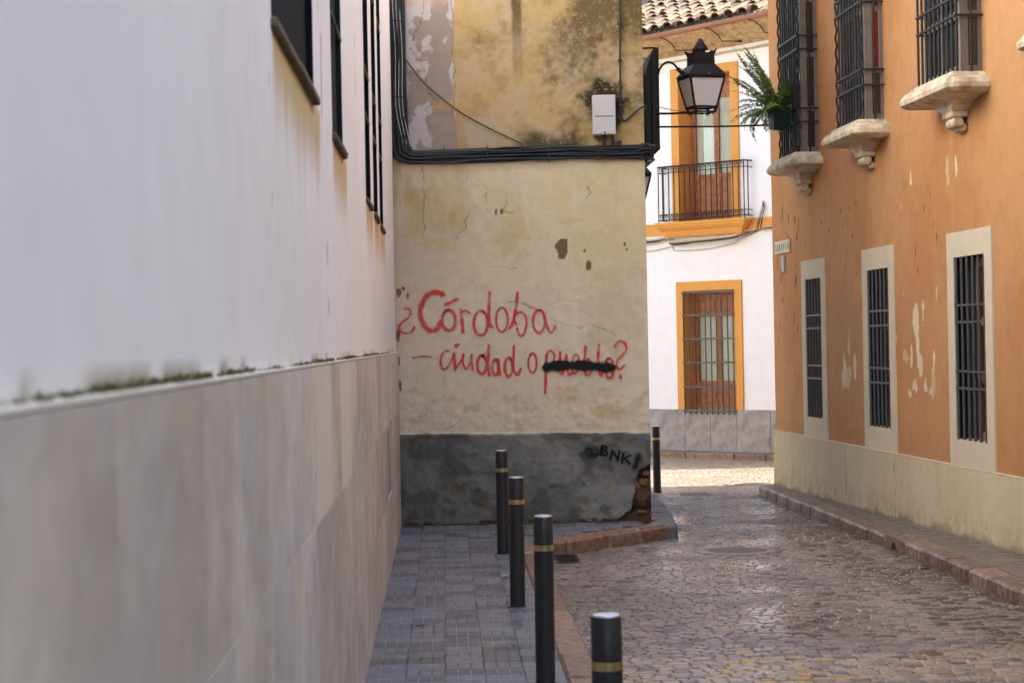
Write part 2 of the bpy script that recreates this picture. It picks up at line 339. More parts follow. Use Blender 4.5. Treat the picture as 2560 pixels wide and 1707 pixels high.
def stone_geo(w_, d_, top=0, tilt=(0, 0), g=.0035, ch=.009):
    a, c = w_/2-g, d_/2-g; vs = []
    for z, i in ((-.05, 0), (-.005, 0), (0, ch)):
        for sx, sy in ((-1, -1), (1, -1), (1, 1), (-1, 1)):
            px, py = sx*(a-i)+random.uniform(-.004, .004), sy*(c-i)+random.uniform(-.004, .004)
            vs.append((px, py, z+top+(tilt[0]*px+tilt[1]*py if z > -.05 else 0)))
    fs = [(8, 9, 10, 11)]
    for k in (0, 4): fs += [(k+i, k+(i+1) % 4, k+4+(i+1) % 4, k+4+i) for i in range(4)]
    return vs, fs
stones.sort(key=lambda s: s[1])
near = [s for s in stones if s[1] > 10.75 and s[0] < s[1]*.2665+.06][:300]; nearset = set(near)
var = []
for i in range(30):
    vs, fs = stone_geo(.10, .083, 0, (random.uniform(-.028, .028), random.uniform(-.028, .028)))
    mb = MB(); mb.add(vs, fs); me = mb.mesh('cobblestone', MATS['cobble'])
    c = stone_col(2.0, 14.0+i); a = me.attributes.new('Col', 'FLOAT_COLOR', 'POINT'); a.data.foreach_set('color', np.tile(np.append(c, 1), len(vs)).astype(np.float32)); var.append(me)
yel = []
for i in range(6):
    me = var[i].copy(); c = SA(150, 130, 110, .6)*.3+SA(200, 160, 58, .66)*.7*random.uniform(.7, 1.1); me.attributes['Col'].data.foreach_set('color', np.tile(np.append(c, 1), len(me.vertices)).astype(np.float32)); yel.append(me)
for (x, y, wd, dy) in near:
    me = random.choice(yel) if (math.hypot((x-1.75)/.34, (y-11.3)/.6) < 1 and random.random() < .3) else random.choice(var)
    o = mk('cobblestone', me, road, (x, y, zr(y)+random.uniform(-.004, .002)), (0, 0, random.uniform(-.06, .06)), (wd/.10, dy/.083, 1))
rest = MB(); cols = []
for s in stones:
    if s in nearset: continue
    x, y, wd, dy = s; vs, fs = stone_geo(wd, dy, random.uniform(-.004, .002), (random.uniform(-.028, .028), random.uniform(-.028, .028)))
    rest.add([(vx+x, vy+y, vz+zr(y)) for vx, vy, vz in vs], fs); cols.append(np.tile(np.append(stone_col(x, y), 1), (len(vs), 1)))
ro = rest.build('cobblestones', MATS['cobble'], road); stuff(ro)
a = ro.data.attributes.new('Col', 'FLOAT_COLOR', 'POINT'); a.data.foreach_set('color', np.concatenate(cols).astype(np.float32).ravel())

# ---- left pavement with grooved tiles
b = MB(); poly = [(-.7, -6), (.56, -6), (.56, 17.75), (.9, 17.98), (1.75, 19.2), (1.9, 23.7), (-.7, 23.7)]
b.prism(poly, -.12, -.010, 'z'); pav = struct(b.build('pavement', MATS['concrete']))
tvar = []
for i in range(14):
    b = MB(); cs = []; h = .0975; dark = i % 3 == 0
    pc = SA(138, 142, 156, .54) if not dark else SA(116, 118, 122, .50)
    gl = SA(170, 164, 156, .66) if i % 4 != 1 else SA(84, 84, 86, .5)
    gd = SA(82, 82, 84, .5)
    b.add([(-h,-h,-.004),(h,-h,-.004),(h,h,-.004),(-h,h,-.004),(-h,-h,-.03),(h,-h,-.03),(h,h,-.03),(-h,h,-.03)], [(0,1,2,3),(4,5,1,0),(5,6,2,1),(6,7,3,2),(7,4,0,3)]); cs += [gl*random.uniform(.8, 1.1)]*4+[gd]*4
    for r_ in range(3):
        for c_ in range(3):
            x0 = -h+c_*2*h/3; y0 = -h+r_*2*h/3; q = 2*h/3; i0, i1 = .003, .0055
            if c_ == 0: x0 += .0005
            b.add([(x0+i0,y0+i0,-.004),(x0+q-i0,y0+i0,-.004),(x0+q-i0,y0+q-i0,-.004),(x0+i0,y0+q-i0,-.004),(x0+i1,y0+i1,-.0015),(x0+q-i1,y0+i1,-.0015),(x0+q-i1,y0+q-i1,-.0015),(x0+i1,y0+q-i1,-.0015)], [(4,5,6,7),(0,1,5,4),(1,2,6,5),(2,3,7,6),(3,0,4,7)])
            cs += [pc*random.uniform(.92, 1.05)]*8
    me = b.mesh('paving_tile', MATS['tile_wet']); a = me.attributes.new('Col', 'FLOAT_COLOR', 'POINT'); a.data.foreach_set('color', np.array([np.append(c, 1) for c in cs], np.float32).ravel()); tvar.append(me)
def kerb_left_of(x, y):    # inside the line of the kerb?
    if y < 17.55: return x < .57
    return x < np.interp(y, [17.55, 17.95, 19.2, 20], [.62, .86, 1.74, 1.8])
y = 10.1
while y < 19.45:
    x = -.411+.0965
    while x < 1.85:
        if kerb_left_of(x+.02, y-.02):
            v = int(abs(fbm(np.array([x*2.2]), np.array([y*1.3]), 2)[0])*20+random.choice((0, 1, 2, 3))) % 14
            mk('paving_tile', tvar[v], pav, (x, y, random.uniform(-.001, .0015)), (0, 0, random.choice((0, 0, math.pi))), (.965, 1, 1))
        x += .193
    y += .2

def kerb_run(pts, width, ztop, hgt, lens, m, parent, side=-1, c=.018):
    """stones along a line; side=-1 puts their width to the left of the direction of travel"""
    pts = [Vector((p[0], p[1], 0)) for p in pts]; seg = []
    for a, bb in zip(pts[:-1], pts[1:]):
        L = (bb-a).length; d = (bb-a)/L; n = max(1, round(L/random.choice(lens))); cut = [0]+sorted((i+random.uniform(-.12, .12))*L/n for i in range(1, n))+[L]
        for t0, t1 in zip(cut[:-1], cut[1:]):
            mid = a+d*(t0+t1)/2; off = Vector((-d.y, d.x, 0))*(-side)*width/2*1.0
            p = mid+off; l = t1-t0-.02
            me = MB().cbox(-l/2, l/2, -width/2, width/2, -hgt, 0, c, .004).mesh('kerb_stone', m)
            mk('kerb_stone', me, parent, (p.x, p.y, ztop(p.y)+random.uniform(-.006, .004)), (0, 0, math.atan2(d.y, d.x)))
kerb_run([(.725, 8.5), (.725, 17.5)], .17, lambda y: .004, .16, (.75, .9), MATS['kerb_red'], pav, -1)
kerb_run([(.74, 17.52), (.98, 17.62), (1.346, 18.15), (1.643, 18.53), (1.94, 18.98)], .17, lambda y: .012, .16, (.68,), MATS['kerb_red'], pav, -1, .03)
kerb_run([(2.02, 19.06), (2.13, 20.66), (2.19, 22.1), (2.23, 23.6)], .2, lambda y: -.02, .16, (.7,), MATS['kerb_grey'], pav, -1)
b = MB(); b.box(1.8, 1.93, 19.25, 23.6, -.2, -.022); b.build('paving_strip', MATS['slab_grey'], pav)

# ---- right pavement
OTH = math.atan2(-.99907, .0431); OA = Vector((3.795, 24.923, 0))
b = MB(); n0 = len(b.v)
for yy in (-6, 16, 25.0): b.v += [(3.6, yy, zrs(yy)-.012), (5.2, yy, zrs(yy)-.012)]
b.f += [(0, 1, 3, 2), (2, 3, 5, 4)]
b.add([(3.6, 25.0, zrs(25)-.012), (9, 25.0, zrs(25)-.012), (9, 25.0, -.4), (3.6, 25.0, -.4)], [(0, 1, 2, 3)])
pavr = struct(b.build('pavement', MATS['concrete']))
yy = 12.4
while yy < 24.9:
    l = random.uniform(.36, .44)
    for xa, xb in ((3.778, 4.02), (4.025, 4.3)):
        if xa > 3.795+(24.9-yy)*.0432+.02: continue
        me = MB().cbox(xa, xb, -l/2+.003, l/2-.003, -.03, 0, .004, .001).mesh('paving_slab', MATS['slab_grey'])
        mk('paving_slab', me, pavr, (0, yy+l/2+random.uniform(-.03, .03)*0, zrs(yy+l/2)+random.uniform(-.002, .002)))
    yy += l
kerb_run([(3.57, 24.85), (3.57, 17.72)], .2, lambda y: zrs(y)+.004, .24, (.72, .85), MATS['kerb_red'], pavr, -1, .02)
kerb_run([(3.57, 16.95), (3.565, 11.5)], .2, lambda y: zrs(y)+.004, .24, (.72, .85), MATS['kerb_red'], pavr, -1, .02)
kerb_run([(6.5, 25.06), (3.66, 25.06), (3.57, 24.87)], .2, lambda y: zrs(24.9)+.004, .24, (.7,), MATS['kerb_red'], pavr, -1, .02)
arch = [(-.38, -.24), (-.38, 0), (.38, 0), (.38, -.24), (.13, -.24)]+[(.02+.11*math.cos(R(a)), -.135+.1*math.sin(R(a))) for a in range(0, 181, 20)]+[(-.09, -.24)]
b = MB(); b.prism(arch, 0, .2, 'x'); b.box(.12, .19, -.12, .16, -.24, -.03); o = b.build('kerb_stone', MATS['kerb_red'], pavr); o.location = (3.57, 17.335, zrs(17.3)+.004); o['label'] = 'kerb stone with an arched drain hole cut in its face'
# ================================================================ left building (white wall over a stone dado)
def streak_mat():
    m = bpy.data.materials.new('streaked_stone'); m.use_nodes = True; n = m.node_tree; L = n.links.new; b = n.nodes['Principled BSDF']
    tc = n.nodes.new('ShaderNodeTexCoord'); oi = n.nodes.new('ShaderNodeObjectInfo')
    ml = n.nodes.new('ShaderNodeMath'); ml.operation = 'MULTIPLY'; ml.inputs[1].default_value = 37; L(oi.outputs['Random'], ml.inputs[0])
    ad = n.nodes.new('ShaderNodeVectorMath'); ad.operation = 'ADD'; L(tc.outputs['Object'], ad.inputs[0]); L(ml.outputs[0], ad.inputs[1])
    def nz(scale, det, mp):
        q = n.nodes.new('ShaderNodeMapping'); q.inputs['Scale'].default_value = mp; L(ad.outputs[0], q.inputs['Vector'])
        t = n.nodes.new('ShaderNodeTexNoise'); t.inputs['Scale'].default_value = scale; t.inputs['Detail'].default_value = det; t.inputs['Distortion'].default_value = .6; L(q.outputs[0], t.inputs['Vector']); return t
    a = nz(2.6, 8, (.32, 1, .6)); c = nz(5, 9, (.4, 1, .45)); e = nz(11, 10, (.5, 1, 1))
    r = n.nodes.new('ShaderNodeValToRGB'); el = r.color_ramp.elements; el[0].position = .3; el[0].color = S(196, 198, 203, 1); el[1].position = .72; el[1].color = S(202, 196, 188, 1)
    x = r.color_ramp.elements.new(.45); x.color = S(200, 194, 184, 1); x = r.color_ramp.elements.new(.58); x.color = S(194, 194, 196, 1)
    L(a.outputs[0], r.inputs[0])
    m1 = n.nodes.new('ShaderNodeMapRange'); m1.inputs[1].default_value = .35; m1.inputs[2].default_value = .7; m1.inputs[3].default_value = 1.06; m1.inputs[4].default_value = .74; L(c.outputs[0], m1.inputs[0])
    m2 = n.nodes.new('ShaderNodeMapRange'); m2.inputs[1].default_value = .3; m2.inputs[2].default_value = .7; m2.inputs[3].default_value = .84; m2.inputs[4].default_value = 1.1; L(e.outputs[0], m2.inputs[0])
    m3 = n.nodes.new('ShaderNodeMath'); m3.operation = 'MULTIPLY'; L(m1.outputs[0], m3.inputs[0]); L(m2.outputs[0], m3.inputs[1])
    m4 = n.nodes.new('ShaderNodeMapRange'); m4.inputs[3].default_value = .82; m4.inputs[4].default_value = 1.12; L(oi.outputs['Random'], m4.inputs[0])
    m5 = n.nodes.new('ShaderNodeMath'); m5.operation = 'MULTIPLY'; L(m3.outputs[0], m5.inputs[0]); L(m4.outputs[0], m5.inputs[1])
    h = n.nodes.new('ShaderNodeHueSaturation'); L(m5.outputs[0], h.inputs['Value']); L(r.outputs[0], h.inputs['Color']); L(h.outputs[0], b.inputs['Base Color'])
    b.inputs['Roughness'].default_value = .5; b.inputs['Specular IOR Level'].default_value = .4; MATS['streak'] = m
streak_mat()
lb = thing('white_building', 'long white plastered building with grey streaked stone dado along the left pavement', 'building', (-.43, 0, 0), R(90))
WINS = [(5.62, 7.48), (8.70, 9.62), (12.42, 13.28), (13.86, 14.70), (15.20, 16.02)]
ZW0, ZW1 = 2.46, 4.4
spots = [(RNG.uniform(1.8, 9), RNG.uniform(1.8, 3.2), RNG.uniform(.006, .016)) for _ in range(60)]
def lcol(x, z):
    n = fbm(x*.8, z*.8, 4); c = np.ones(x.shape+(3,))*SA(232, 232, 235, 1.0); c = mixc(c, SA(226, 225, 224), sstep(.45, .7, n)*.6)
    st = fbm(x*5, z*.25, 4, 3); c = mixc(c, SA(218, 214, 206), sstep(.55, .85, st)*.12)
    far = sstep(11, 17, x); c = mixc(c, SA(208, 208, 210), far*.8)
    for i, (a, b_) in enumerate(WINS):        # rusty run-off under the sills
        inn = sstep(a-.05, a+.15, x)*(1-sstep(b_+.25, b_+.45, x)); drip = fbm(x*9, z*.5+i, 4, 40+i)
        fade = 1-sstep(0, .18+.35*drip*1.0, ZW0-.02-z); m = inn*fade*(z < ZW0)
        c = mixc(c, SA(190, 160, 92), np.clip(m*1.0, 0, .8))
    for (sx, sz, r) in spots: c = mixc(c, SA(150, 146, 140), (1-sstep(.5, 1, blob(x, z, sx, sz, r*1.4, r)))*.6)
    for (cx, z0, z1) in ((7.98, 2.05, 2.75), (8.15, 1.9, 2.0), (8.2, 1.72, 1.8), (11.2, 2.9, 3.2)):
        d = np.abs(x-cx-.02*fbm(x*0, z*12, 3)); c = mixc(c, SA(120, 92, 84), (d < .018)*(z > z0)*(z < z1)*sstep(.38, .5, fbm(x*2, z*9, 3, 6)))
    mo = fbm(x*3.5, z*2, 4, 8); hgt = .004+.024*sstep(.42, .75, mo)
    c = mixc(c, SA(196, 184, 146), (1-sstep(0, 1, (z-1.55)/(hgt*1.7)))*.55); c = mixc(c, SA(116, 108, 70), (1-sstep(.2, .8, (z-1.55)/hgt))*.8)
    return c
ex = [v for w_ in WINS for v in w_]
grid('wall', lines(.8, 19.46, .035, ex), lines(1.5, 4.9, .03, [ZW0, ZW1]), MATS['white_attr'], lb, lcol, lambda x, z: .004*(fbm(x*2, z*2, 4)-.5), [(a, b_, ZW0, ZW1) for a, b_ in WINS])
b = MB(); b.box(-8, 19.55, .05, 8, -.3, 7.8); b.build('building_body', MATS['white_paint_plain'], lb)
b = MB(); b.box(-8, 19.46, .0, .049, 4.9, 7.8); b.box(-8, .8, 0, .049, 1.5, 4.9); b.build('upper_wall', MATS['white_paint_plain'], lb)
b = MB(); b.box(-8.3, 19.55, -.15, 8.2, 7.8, 7.92); b.build('roof', MATS['roof_dark'], lb)
MB().box(.9, 15.2, -.013, .048, -.02, 1.5).box(16.6, 19.45, -.013, .048, -.02, 1.5).box(15.2, 16.6, -.013, .048, -.02, .5).box(15.2, 16.6, -.013, .048, 1.05, 1.5).build('joint_mortar', MATS['roof_mortar'], lb)
for ri, (z0, z1, j0) in enumerate(((-.02, .510, 1.0), (.5125, 1.038, .6), (1.0405, 1.5385, .9))):
    if ri == 2: cuts = [.9, 2.0, 2.72, 3.7, 4.4, 5.3, 6.05, 6.95, 7.9, 8.55, 9.45, 10.3, 11.4, 12.2, 13.2, 14.1, 15.0, 16.1, 17.2, 18.3, 19.46]
    else:
        cuts = [j0]
        while cuts[-1] < 18.7: cuts.append(cuts[-1]+random.uniform(.75, 1.15))
        cuts[-1] = 19.46
    for a, b_ in zip(cuts[:-1], cuts[1:]):
        if ri == 1 and a < 16.55 and b_ > 15.25:
            if a < 15.2: b_ = 15.25
            elif b_ > 16.6: a = 16.55
            else: continue
            if b_-a < .05: continue
        th = random.uniform(.0185, .0215)
        l = (b_-a)/2; me = MB().cbox(-l+.0015, l-.0015, -th, .049, z0, z1, .0008).mesh('stone_slab', MATS['streak'])
        o = mk('stone_slab', me, lb, ((a+b_)/2, 0, 0))
        if ri == 2 and abs(a-6.95) < .01 or ri == 2 and abs(a-8.55) < .01:
            me.materials[0] = MATS.get('pale_slab') or mat('pale_slab', S(214, 210, 200, 1), .5, var=.12, scale=5, bump=.1)
b = MB()
for a, b_ in ((.9, 3.4), (3.4, 6.1), (6.1, 9.0), (9.0, 12.1), (12.1, 15.4), (15.4, 19.46)): b.cbox(a, b_-.003, -.0212, .0, 1.5395, 1.5505, .003)
b.build('dado_ledge', MATS['pale_slab'], lb)
b = MB(); b.box(15.27, 16.53, -.006, .03, .516, 1.03); o = b.build('meter_hatch', MATS['far_stone'], lb)
b = MB(); b.box(15.255, 15.3, -.014, -.006, .52, 1.03); b.box(16.5, 16.545, -.014, -.006, .52, 1.03); b.box(15.3, 16.5, -.014, -.006, .99, 1.03); b.build('hatch_frame', MATS['streak'], o)
for i, (a, b_) in enumerate(WINS):
    m = MATS['shutter'] if i != 1 else MATS['shutter_green']
    bb = MB()
    n = 9 if i == 0 else 5
    for k in range(n):
        x0 = a+(b_-a)*k/n; x1 = a+(b_-a)*(k+1)/n; bb.box(x0+.002, x1-.002, .022, .045, ZW0, ZW1)
    wo_ = bb.build('window', m, lb)
    for x_ in (a, b_-.03): MB().box(x_, x_+.03, .0005, .021, ZW0+.002, ZW1).build('window_frame', m, wo_)
    for zz in ((2.95, 3.22, 3.9) if i else ()):
        MB().tube([(a, .004, zz), (b_, .004, zz)], .009, 6).build('rail', MATS['grey_iron'], wo_)
    L = a
    end = b_+(.0 if i < 2 else .06)
    for k in range(2 if i < 2 else 1):
        h = (end-a)/(2 if i < 2 else 1)
        MB().cbox(a-.02+k*h, a-.02+(k+1)*h-.004, -.020-.004*k, .045, 2.425, 2.454, .006, .004).build('sill', MATS['sill_stone'], wo_)
# moss and weeds on the ledge
b = MB()
for _ in range(3000):
    y_ = random.uniform(1.6, 16); d = float(fbm(np.array([y_*3.5]), np.array([3.2]), 4, 8)[0]); d = max(0, min(1, (d-.36)/.3))
    if random.random() > d: continue
    h = random.uniform(.002, .010)*(.4+1.2*d); wq = random.uniform(.003, .008); an = random.uniform(0, math.pi); ox = random.uniform(-.022, -.002)
    dx, dy = math.cos(an)*wq, math.sin(an)*wq; lx, ly = random.uniform(-.012, .012), random.uniform(-.012, .004)
    b.add([(y_-dx, ox-dy, 1.551), (y_+dx, ox+dy, 1.551), (y_+lx, ox+ly, 1.551+h)], [(0, 1, 2)])
stuff(b.build('moss', MATS['moss'], lb))

# ================================================================ centre building
cb = thing('stained_building', 'peeling ochre and beige building end with red graffiti and dark grey dado', 'building', (0, 19.48, 0))
CRACKS = [[(.211, 3.188), (.22, 2.866), (.213, 2.652), (.153, 2.569), (.114, 2.493), (.058, 2.395)], [(-.38, 2.57), (-.351, 2.555), (-.275, 2.523), (-.215, 2.488)],
    [(.294, 3.11), (.377, 3.032), (.406, 2.97), (.412, 2.863)], [(.60, 2.0), (.67, 1.978), (.784, 1.93), (.845, 1.891), (.936, 1.843), (1.072, 1.764), (1.302, 1.744), (1.531, 1.679)],
    [(-.138, 4.9), (-.142, 4.518), (-.214, 4.368), (-.182, 4.229), (-.119, 3.881), (-.063, 3.811), (-.017, 3.764), (-.11, 3.731), (-.116, 3.442)],
    [(-.17, 3.2), (-.165, 2.9), (-.17, 2.55)], [(.13, 4.7), (.135, 4.456), (.124, 3.878), (.14, 3.646)], [(.58, 2.94), (.585, 2.85), (.53, 2.79), (.63, 2.78)], [(1.30, 2.98), (1.34, 2.93), (1.29, 2.88)],
    [(.12, .9), (.0, .84), (-.1, .78)], [(.95, 1.95), (1.1, 1.99), (1.3, 1.93)], [(.4, 2.3), (.52, 2.26), (.66, 2.27)]]
HOLE = [(1.025, 2.5), (1.072, 2.538), (1.121, 2.526), (1.118, 2.407), (1.091, 2.353), (1.04, 2.344), (1.027, 2.423), (1.006, 2.47)]
HOLE2 = [(1.298, 2.327), (1.336, 2.318), (1.327, 2.25), (1.281, 2.25), (1.279, 2.296)]
def inpoly(x, z, P):
    r = np.zeros(x.shape, bool); n = len(P)
    for i in range(n):
        (x1, y1), (x2, y2) = P[i], P[(i+1) % n]; c = ((y1 > z) != (y2 > z)) & (x < (x2-x1)*(z-y1)/(y2-y1+1e-12)+x1); r ^= c
    return r
def brickmask(x, z):
    e = .02*(fbm(x*14, z*14, 4, 21)-.5)*2
    lim = np.interp(z, [-.1, 0, .04, .11, .235, .348, .444, .49, .52], [1.42, 1.50, 1.57, 1.65, 1.685, 1.695, 1.735, 1.80, 1.9])
    return sstep(-.004, .006, x+e-lim)
def chipmask(x, z): return sstep(.0, .02, .03+.07*(fbm(x*6, z*2, 4, 33)-.45)-z)
def ccol(x, z):
    wx = x+.03*(fbm(x*8, z*8, 4, 50)-.5); wz = z+.03*(fbm(x*8, z*8, 4, 61)-.5)
    n1 = fbm(x*2.2, z*2.2, 5, 1); n2 = fbm(x*7, z*7, 5, 2); n3 = fbm(x*22, z*22, 4, 3); vst = fbm(x*8, z*.6, 4, 14)
    # lower plaster
    c = np.ones(x.shape+(3,))*SA(196, 182, 146, .98)
    c = mixc(c, SA(200, 188, 160, .98), sstep(.42, .6, n1)*.9); c = mixc(c, SA(186, 162, 116, .84), sstep(.52, .68, fbm(x*1.6, z*1.1, 4, 77))*sstep(2.3, 2.9, z))
    c = mixc(c, SA(204, 194, 172, 1.06), (1-sstep(1.7, 2.6, wz+.25*(n1-.5)))*.85)  # lighter lower down: light missing near the ground is put into the colour
    c = mixc(c, SA(206, 192, 172, .92), sstep(.55, .62, vst)*.5*sstep(2.5, 2.9, z))
    c = mixc(c, SA(176, 158, 124, .9), sstep(.5, .75, n2)*.22)
    for (px, pz, rx, rz, cc) in ((.36, 2.78, .1, .12, (206, 192, 170)), (.62, 2.62, .14, .2, (184, 164, 120)), (-.2, 2.3, .28, .3, (198, 184, 170)), (.75, 1.95, .2, .1, (200, 186, 166)), (1.5, 1.9, .2, .3, (184, 170, 134)), (1.25, 2.92, .09, .06, (206, 194, 176)), (.02, 2.9, .16, .2, (186, 166, 122)), (1.12, 1.12, .1, .06, (206, 176, 126)), (1.42, .98, .09, .06, (206, 176, 126))):
        m = 1-sstep(.55, 1.2, blob(wx, wz, px, pz, rx, rz)*.8+2.6*(n2-.5)+1.2*(fbm(x*3.5, z*3.5, 4, 88)-.5)); c = mixc(c, SA(*cc, .92), m*.5)
    c = mixc(c, SA(160, 140, 108, .85), sstep(.6, .72, fbm(x*11, z*11, 4, 31))*(1-sstep(1.2, 1.7, z))*.25)
    # upper ochre limewash
    up = np.ones(x.shape+(3,))*SA(204, 176, 122, .60)
    up = mixc(up, SA(204, 176, 140, .62), sstep(.46, .6, n1)*.8); up = mixc(up, SA(198, 182, 150, .62), sstep(.5, .62, fbm(x*2.6, z*3.5, 5, 91))*.6); up = mixc(up, SA(184, 150, 98, .5), sstep(.5, .7, n2)*.45)
    # bare lilac-grey undercoat on the left with white flecks
    lim = np.interp(z, [3.2, 3.45, 3.65, 3.75, 3.88, 4.45, 5], [.30, .22, .14, .1, .124, .135, .14])
    ml = 1-sstep(-.012, .012, x-lim+.05*(n2-.5)+.03*(n1-.5)); pat = sstep(4.62, 4.75, z+.3*(n1-.5))
    und = np.ones(x.shape+(3,))*SA(166, 150, 138, .66); und = mixc(und, SA(194, 186, 186, .7), sstep(.53, .57, fbm(x*6.5, z*5, 5, 111)+.10*sstep(4.2, 4.5, z)-.08*sstep(-.15, .1, x))); und = mixc(und, SA(204, 174, 140, .64), pat*.8)
    up = mixc(up, und, ml) if False else up*(1-ml[..., None])+und*ml[..., None]
    tee = np.maximum(1-sstep(.9, 1, blob(wx, wz, .02, 3.74, .1, .05)), 1-sstep(.9, 1.0, blob(wx, wz, .19, 3.55, .045, .25))); up = mixc(up, SA(202, 170, 116, .6), tee*.9)
    pale = 1-sstep(.85, 1, blob(wx, wz, .36, 3.5, .16, .16)+.8*(n2-.5)); up = mixc(up, SA(194, 176, 152, .64), pale*.7)
    # black mould
    mo = fbm(x*2.4, z*2.4, 6, 130); g = sstep(.25, 1.3, x)*.55+sstep(3.75, 4.6, z)*.55
    mm = sstep(.57, 1.0, mo*.75+g*.42+.25*(n3-.5)); up = mixc(up, SA(112, 88, 48, .7), np.clip(mm, 0, .62))
    mm2 = sstep(.64, 1.05, mo*.75+g*.42+.35*(fbm(x*5, z*4, 5, 170)-.5)+.2*(n3-.5)); up = mixc(up, SA(70, 60, 42, .6), np.clip(mm2, 0, .55))
    sk = (1-sstep(.6, 1.3, np.abs(x-.705+.02*(n2-.5))/.045))*sstep(3.86, 4.05, z+.15*(n2-.5))*(.35+.65*sstep(4.2, 4.6, z)); up = mixc(up, SA(74, 62, 40, .6), sk*.8*sstep(.3, .55, n3+.2))
    bx_ = blob(wx, wz, 1.46, 3.70, .21, .27)+1.1*(n2-.5)+.5*(n3-.5); up = mixc(up, SA(46, 40, 28, .6), (1-sstep(.62, 1.12, bx_))*.96)
    bd = (1-sstep(.02, .12, (z-3.37)-.14*(n2-.35)))*sstep(.6, .8, x)*(1-sstep(1.2, 1.4, x)); up = mixc(up, SA(52, 46, 34, .6), bd*.85)
    spk = sstep(.66, .74, fbm(x*60, z*60, 3, 7)); up = mixc(up, SA(206, 182, 130, .62), spk*.5*sstep(.6, .9, x))
    s = sstep(3.27, 3.29, z); c = c*(1-s[..., None])+up*s[..., None]
    # holes and cracks
    h = (inpoly(wx, wz, HOLE) | inpoly(wx, wz, HOLE2)).astype(float)
    for (px, pz, rx, rz) in ((.49, 2.79, .012, .025), (.535, 2.795, .014, .026), (1.63, 2.48, .012, .02), (1.65, 2.43, .01, .018), (1.27, 2.42, .01, .015), (-.41, 1.7, .015, .05), (-.40, 2.08, .03, .05), (-.36, 2.12, .02, .02), (-.42, 1.45, .02, .04), (-.40, 1.25, .015, .05)):
        h = np.maximum(h, (blob(wx, wz, px, pz, rx, rz)+1.2*(n3-.5) < 1).astype(float))
    c = mixc(c, SA(128, 104, 80, .75), h)
    jx = x+.075*(fbm(x*9, z*9, 4, 200)-.5); jz = z+.075*(fbm(x*9, z*9, 4, 210)-.5); crd = np.full(x.shape, 9.)
    for P in CRACKS: crd = np.minimum(crd, segdist(jx, jz, P))
    c = mixc(c, SA(98, 74, 54, .7), (1-sstep(.0005, .0065, crd))*.6*sstep(.36, .56, fbm(x*4, z*4, 3, 222)+.08))
    # rough bottom right edge and left edge of lower plaster
    # dado
    dd = np.ones(x.shape+(3,))*SA(128, 130, 125, .66); dd = mixc(dd, SA(150, 152, 146, .68), sstep(.42, .62, n1)*sstep(-.1, 1.3, x)); dd = mixc(dd, SA(88, 88, 87, .58), sstep(.48, .66, n2)*.55); dd = mixc(dd, SA(66, 66, 66, .5), (1-sstep(-.4, .35, x))*sstep(.4, .6, n1)*.6)
    dd = mixc(dd, SA(122, 104, 74, .6), sstep(.60, .68, fbm(x*5, z*5, 5, 300))*.45)
    k = 1-sstep(-.006, .006, z-(.808-.012*x)-.025*(n2-.5)); c = c*(1-k[..., None])+dd*k[..., None]
    ch = chipmask(x, z)*sstep(.4, .55, fbm(x*9, z*9, 3, 340)); c = mixc(c, SA(96, 62, 38, .6), ch)
    bk = brickmask(x, z); bc = np.ones(x.shape+(3,))*SA(112, 86, 62, .62); bc = mixc(bc, SA(176, 138, 104, .7), sstep(.5, .6, n2)*sstep(.2, .3, z)); bc = mixc(bc, SA(48, 38, 28, .6), sstep(.52, .6, fbm(x*12, z*10, 4, 360))*.8)
    c = c*(1-bk[..., None])+bc*bk[..., None]
    return c
def cdisp(x, z):
    n2 = fbm(x*7, z*7, 5, 2); rough = .011*(fbm(x*12, z*12, 5, 31)-.5)*(1-sstep(.9, 1.4, z))*2+.006*(fbm(x*3, z*3, 4, 5)-.5)+.0035*(fbm(x*14, z*14, 4, 45)-.5)
    k = 1-sstep(-.012, .008, z-(.808-.012*x)-.025*(n2-.5)); d = rough+k*.02+k*.012*(fbm(x*9, z*9, 5, 400)-.5)*2
    wx = x+.03*(fbm(x*8, z*8, 4, 50)-.5); wz = z+.03*(fbm(x*8, z*8, 4, 61)-.5)
    d = d-.006*(inpoly(wx, wz, HOLE) | inpoly(wx, wz, HOLE2)); bk = brickmask(x, z); d = d*(1-bk)+bk*(-.022+.02*(fbm(x*9, z*12, 4, 500)-.5)*2)
    lim = np.interp(z, [3.2, 3.45, 3.65, 3.75, 3.88, 4.45, 5], [.30, .22, .14, .1, .124, .135, .14]); d = d-.004*(1-sstep(-.012, .012, x-lim+.02*(n2-.5)))*(z > 3.3)
    jx = x+.075*(fbm(x*9, z*9, 4, 200)-.5); jz = z+.075*(fbm(x*9, z*9, 4, 210)-.5); crd = np.full(x.shape, 9.)
    for P in CRACKS: crd = np.minimum(crd, segdist(jx, jz, P))
    d = d-.004*(1-sstep(.001, .008, crd))
    return d
grid('wall', lines(-.46, 1.83, .0095), lines(-.02, 4.95, .0095), MATS['plaster_attr'], cb, ccol, cdisp)
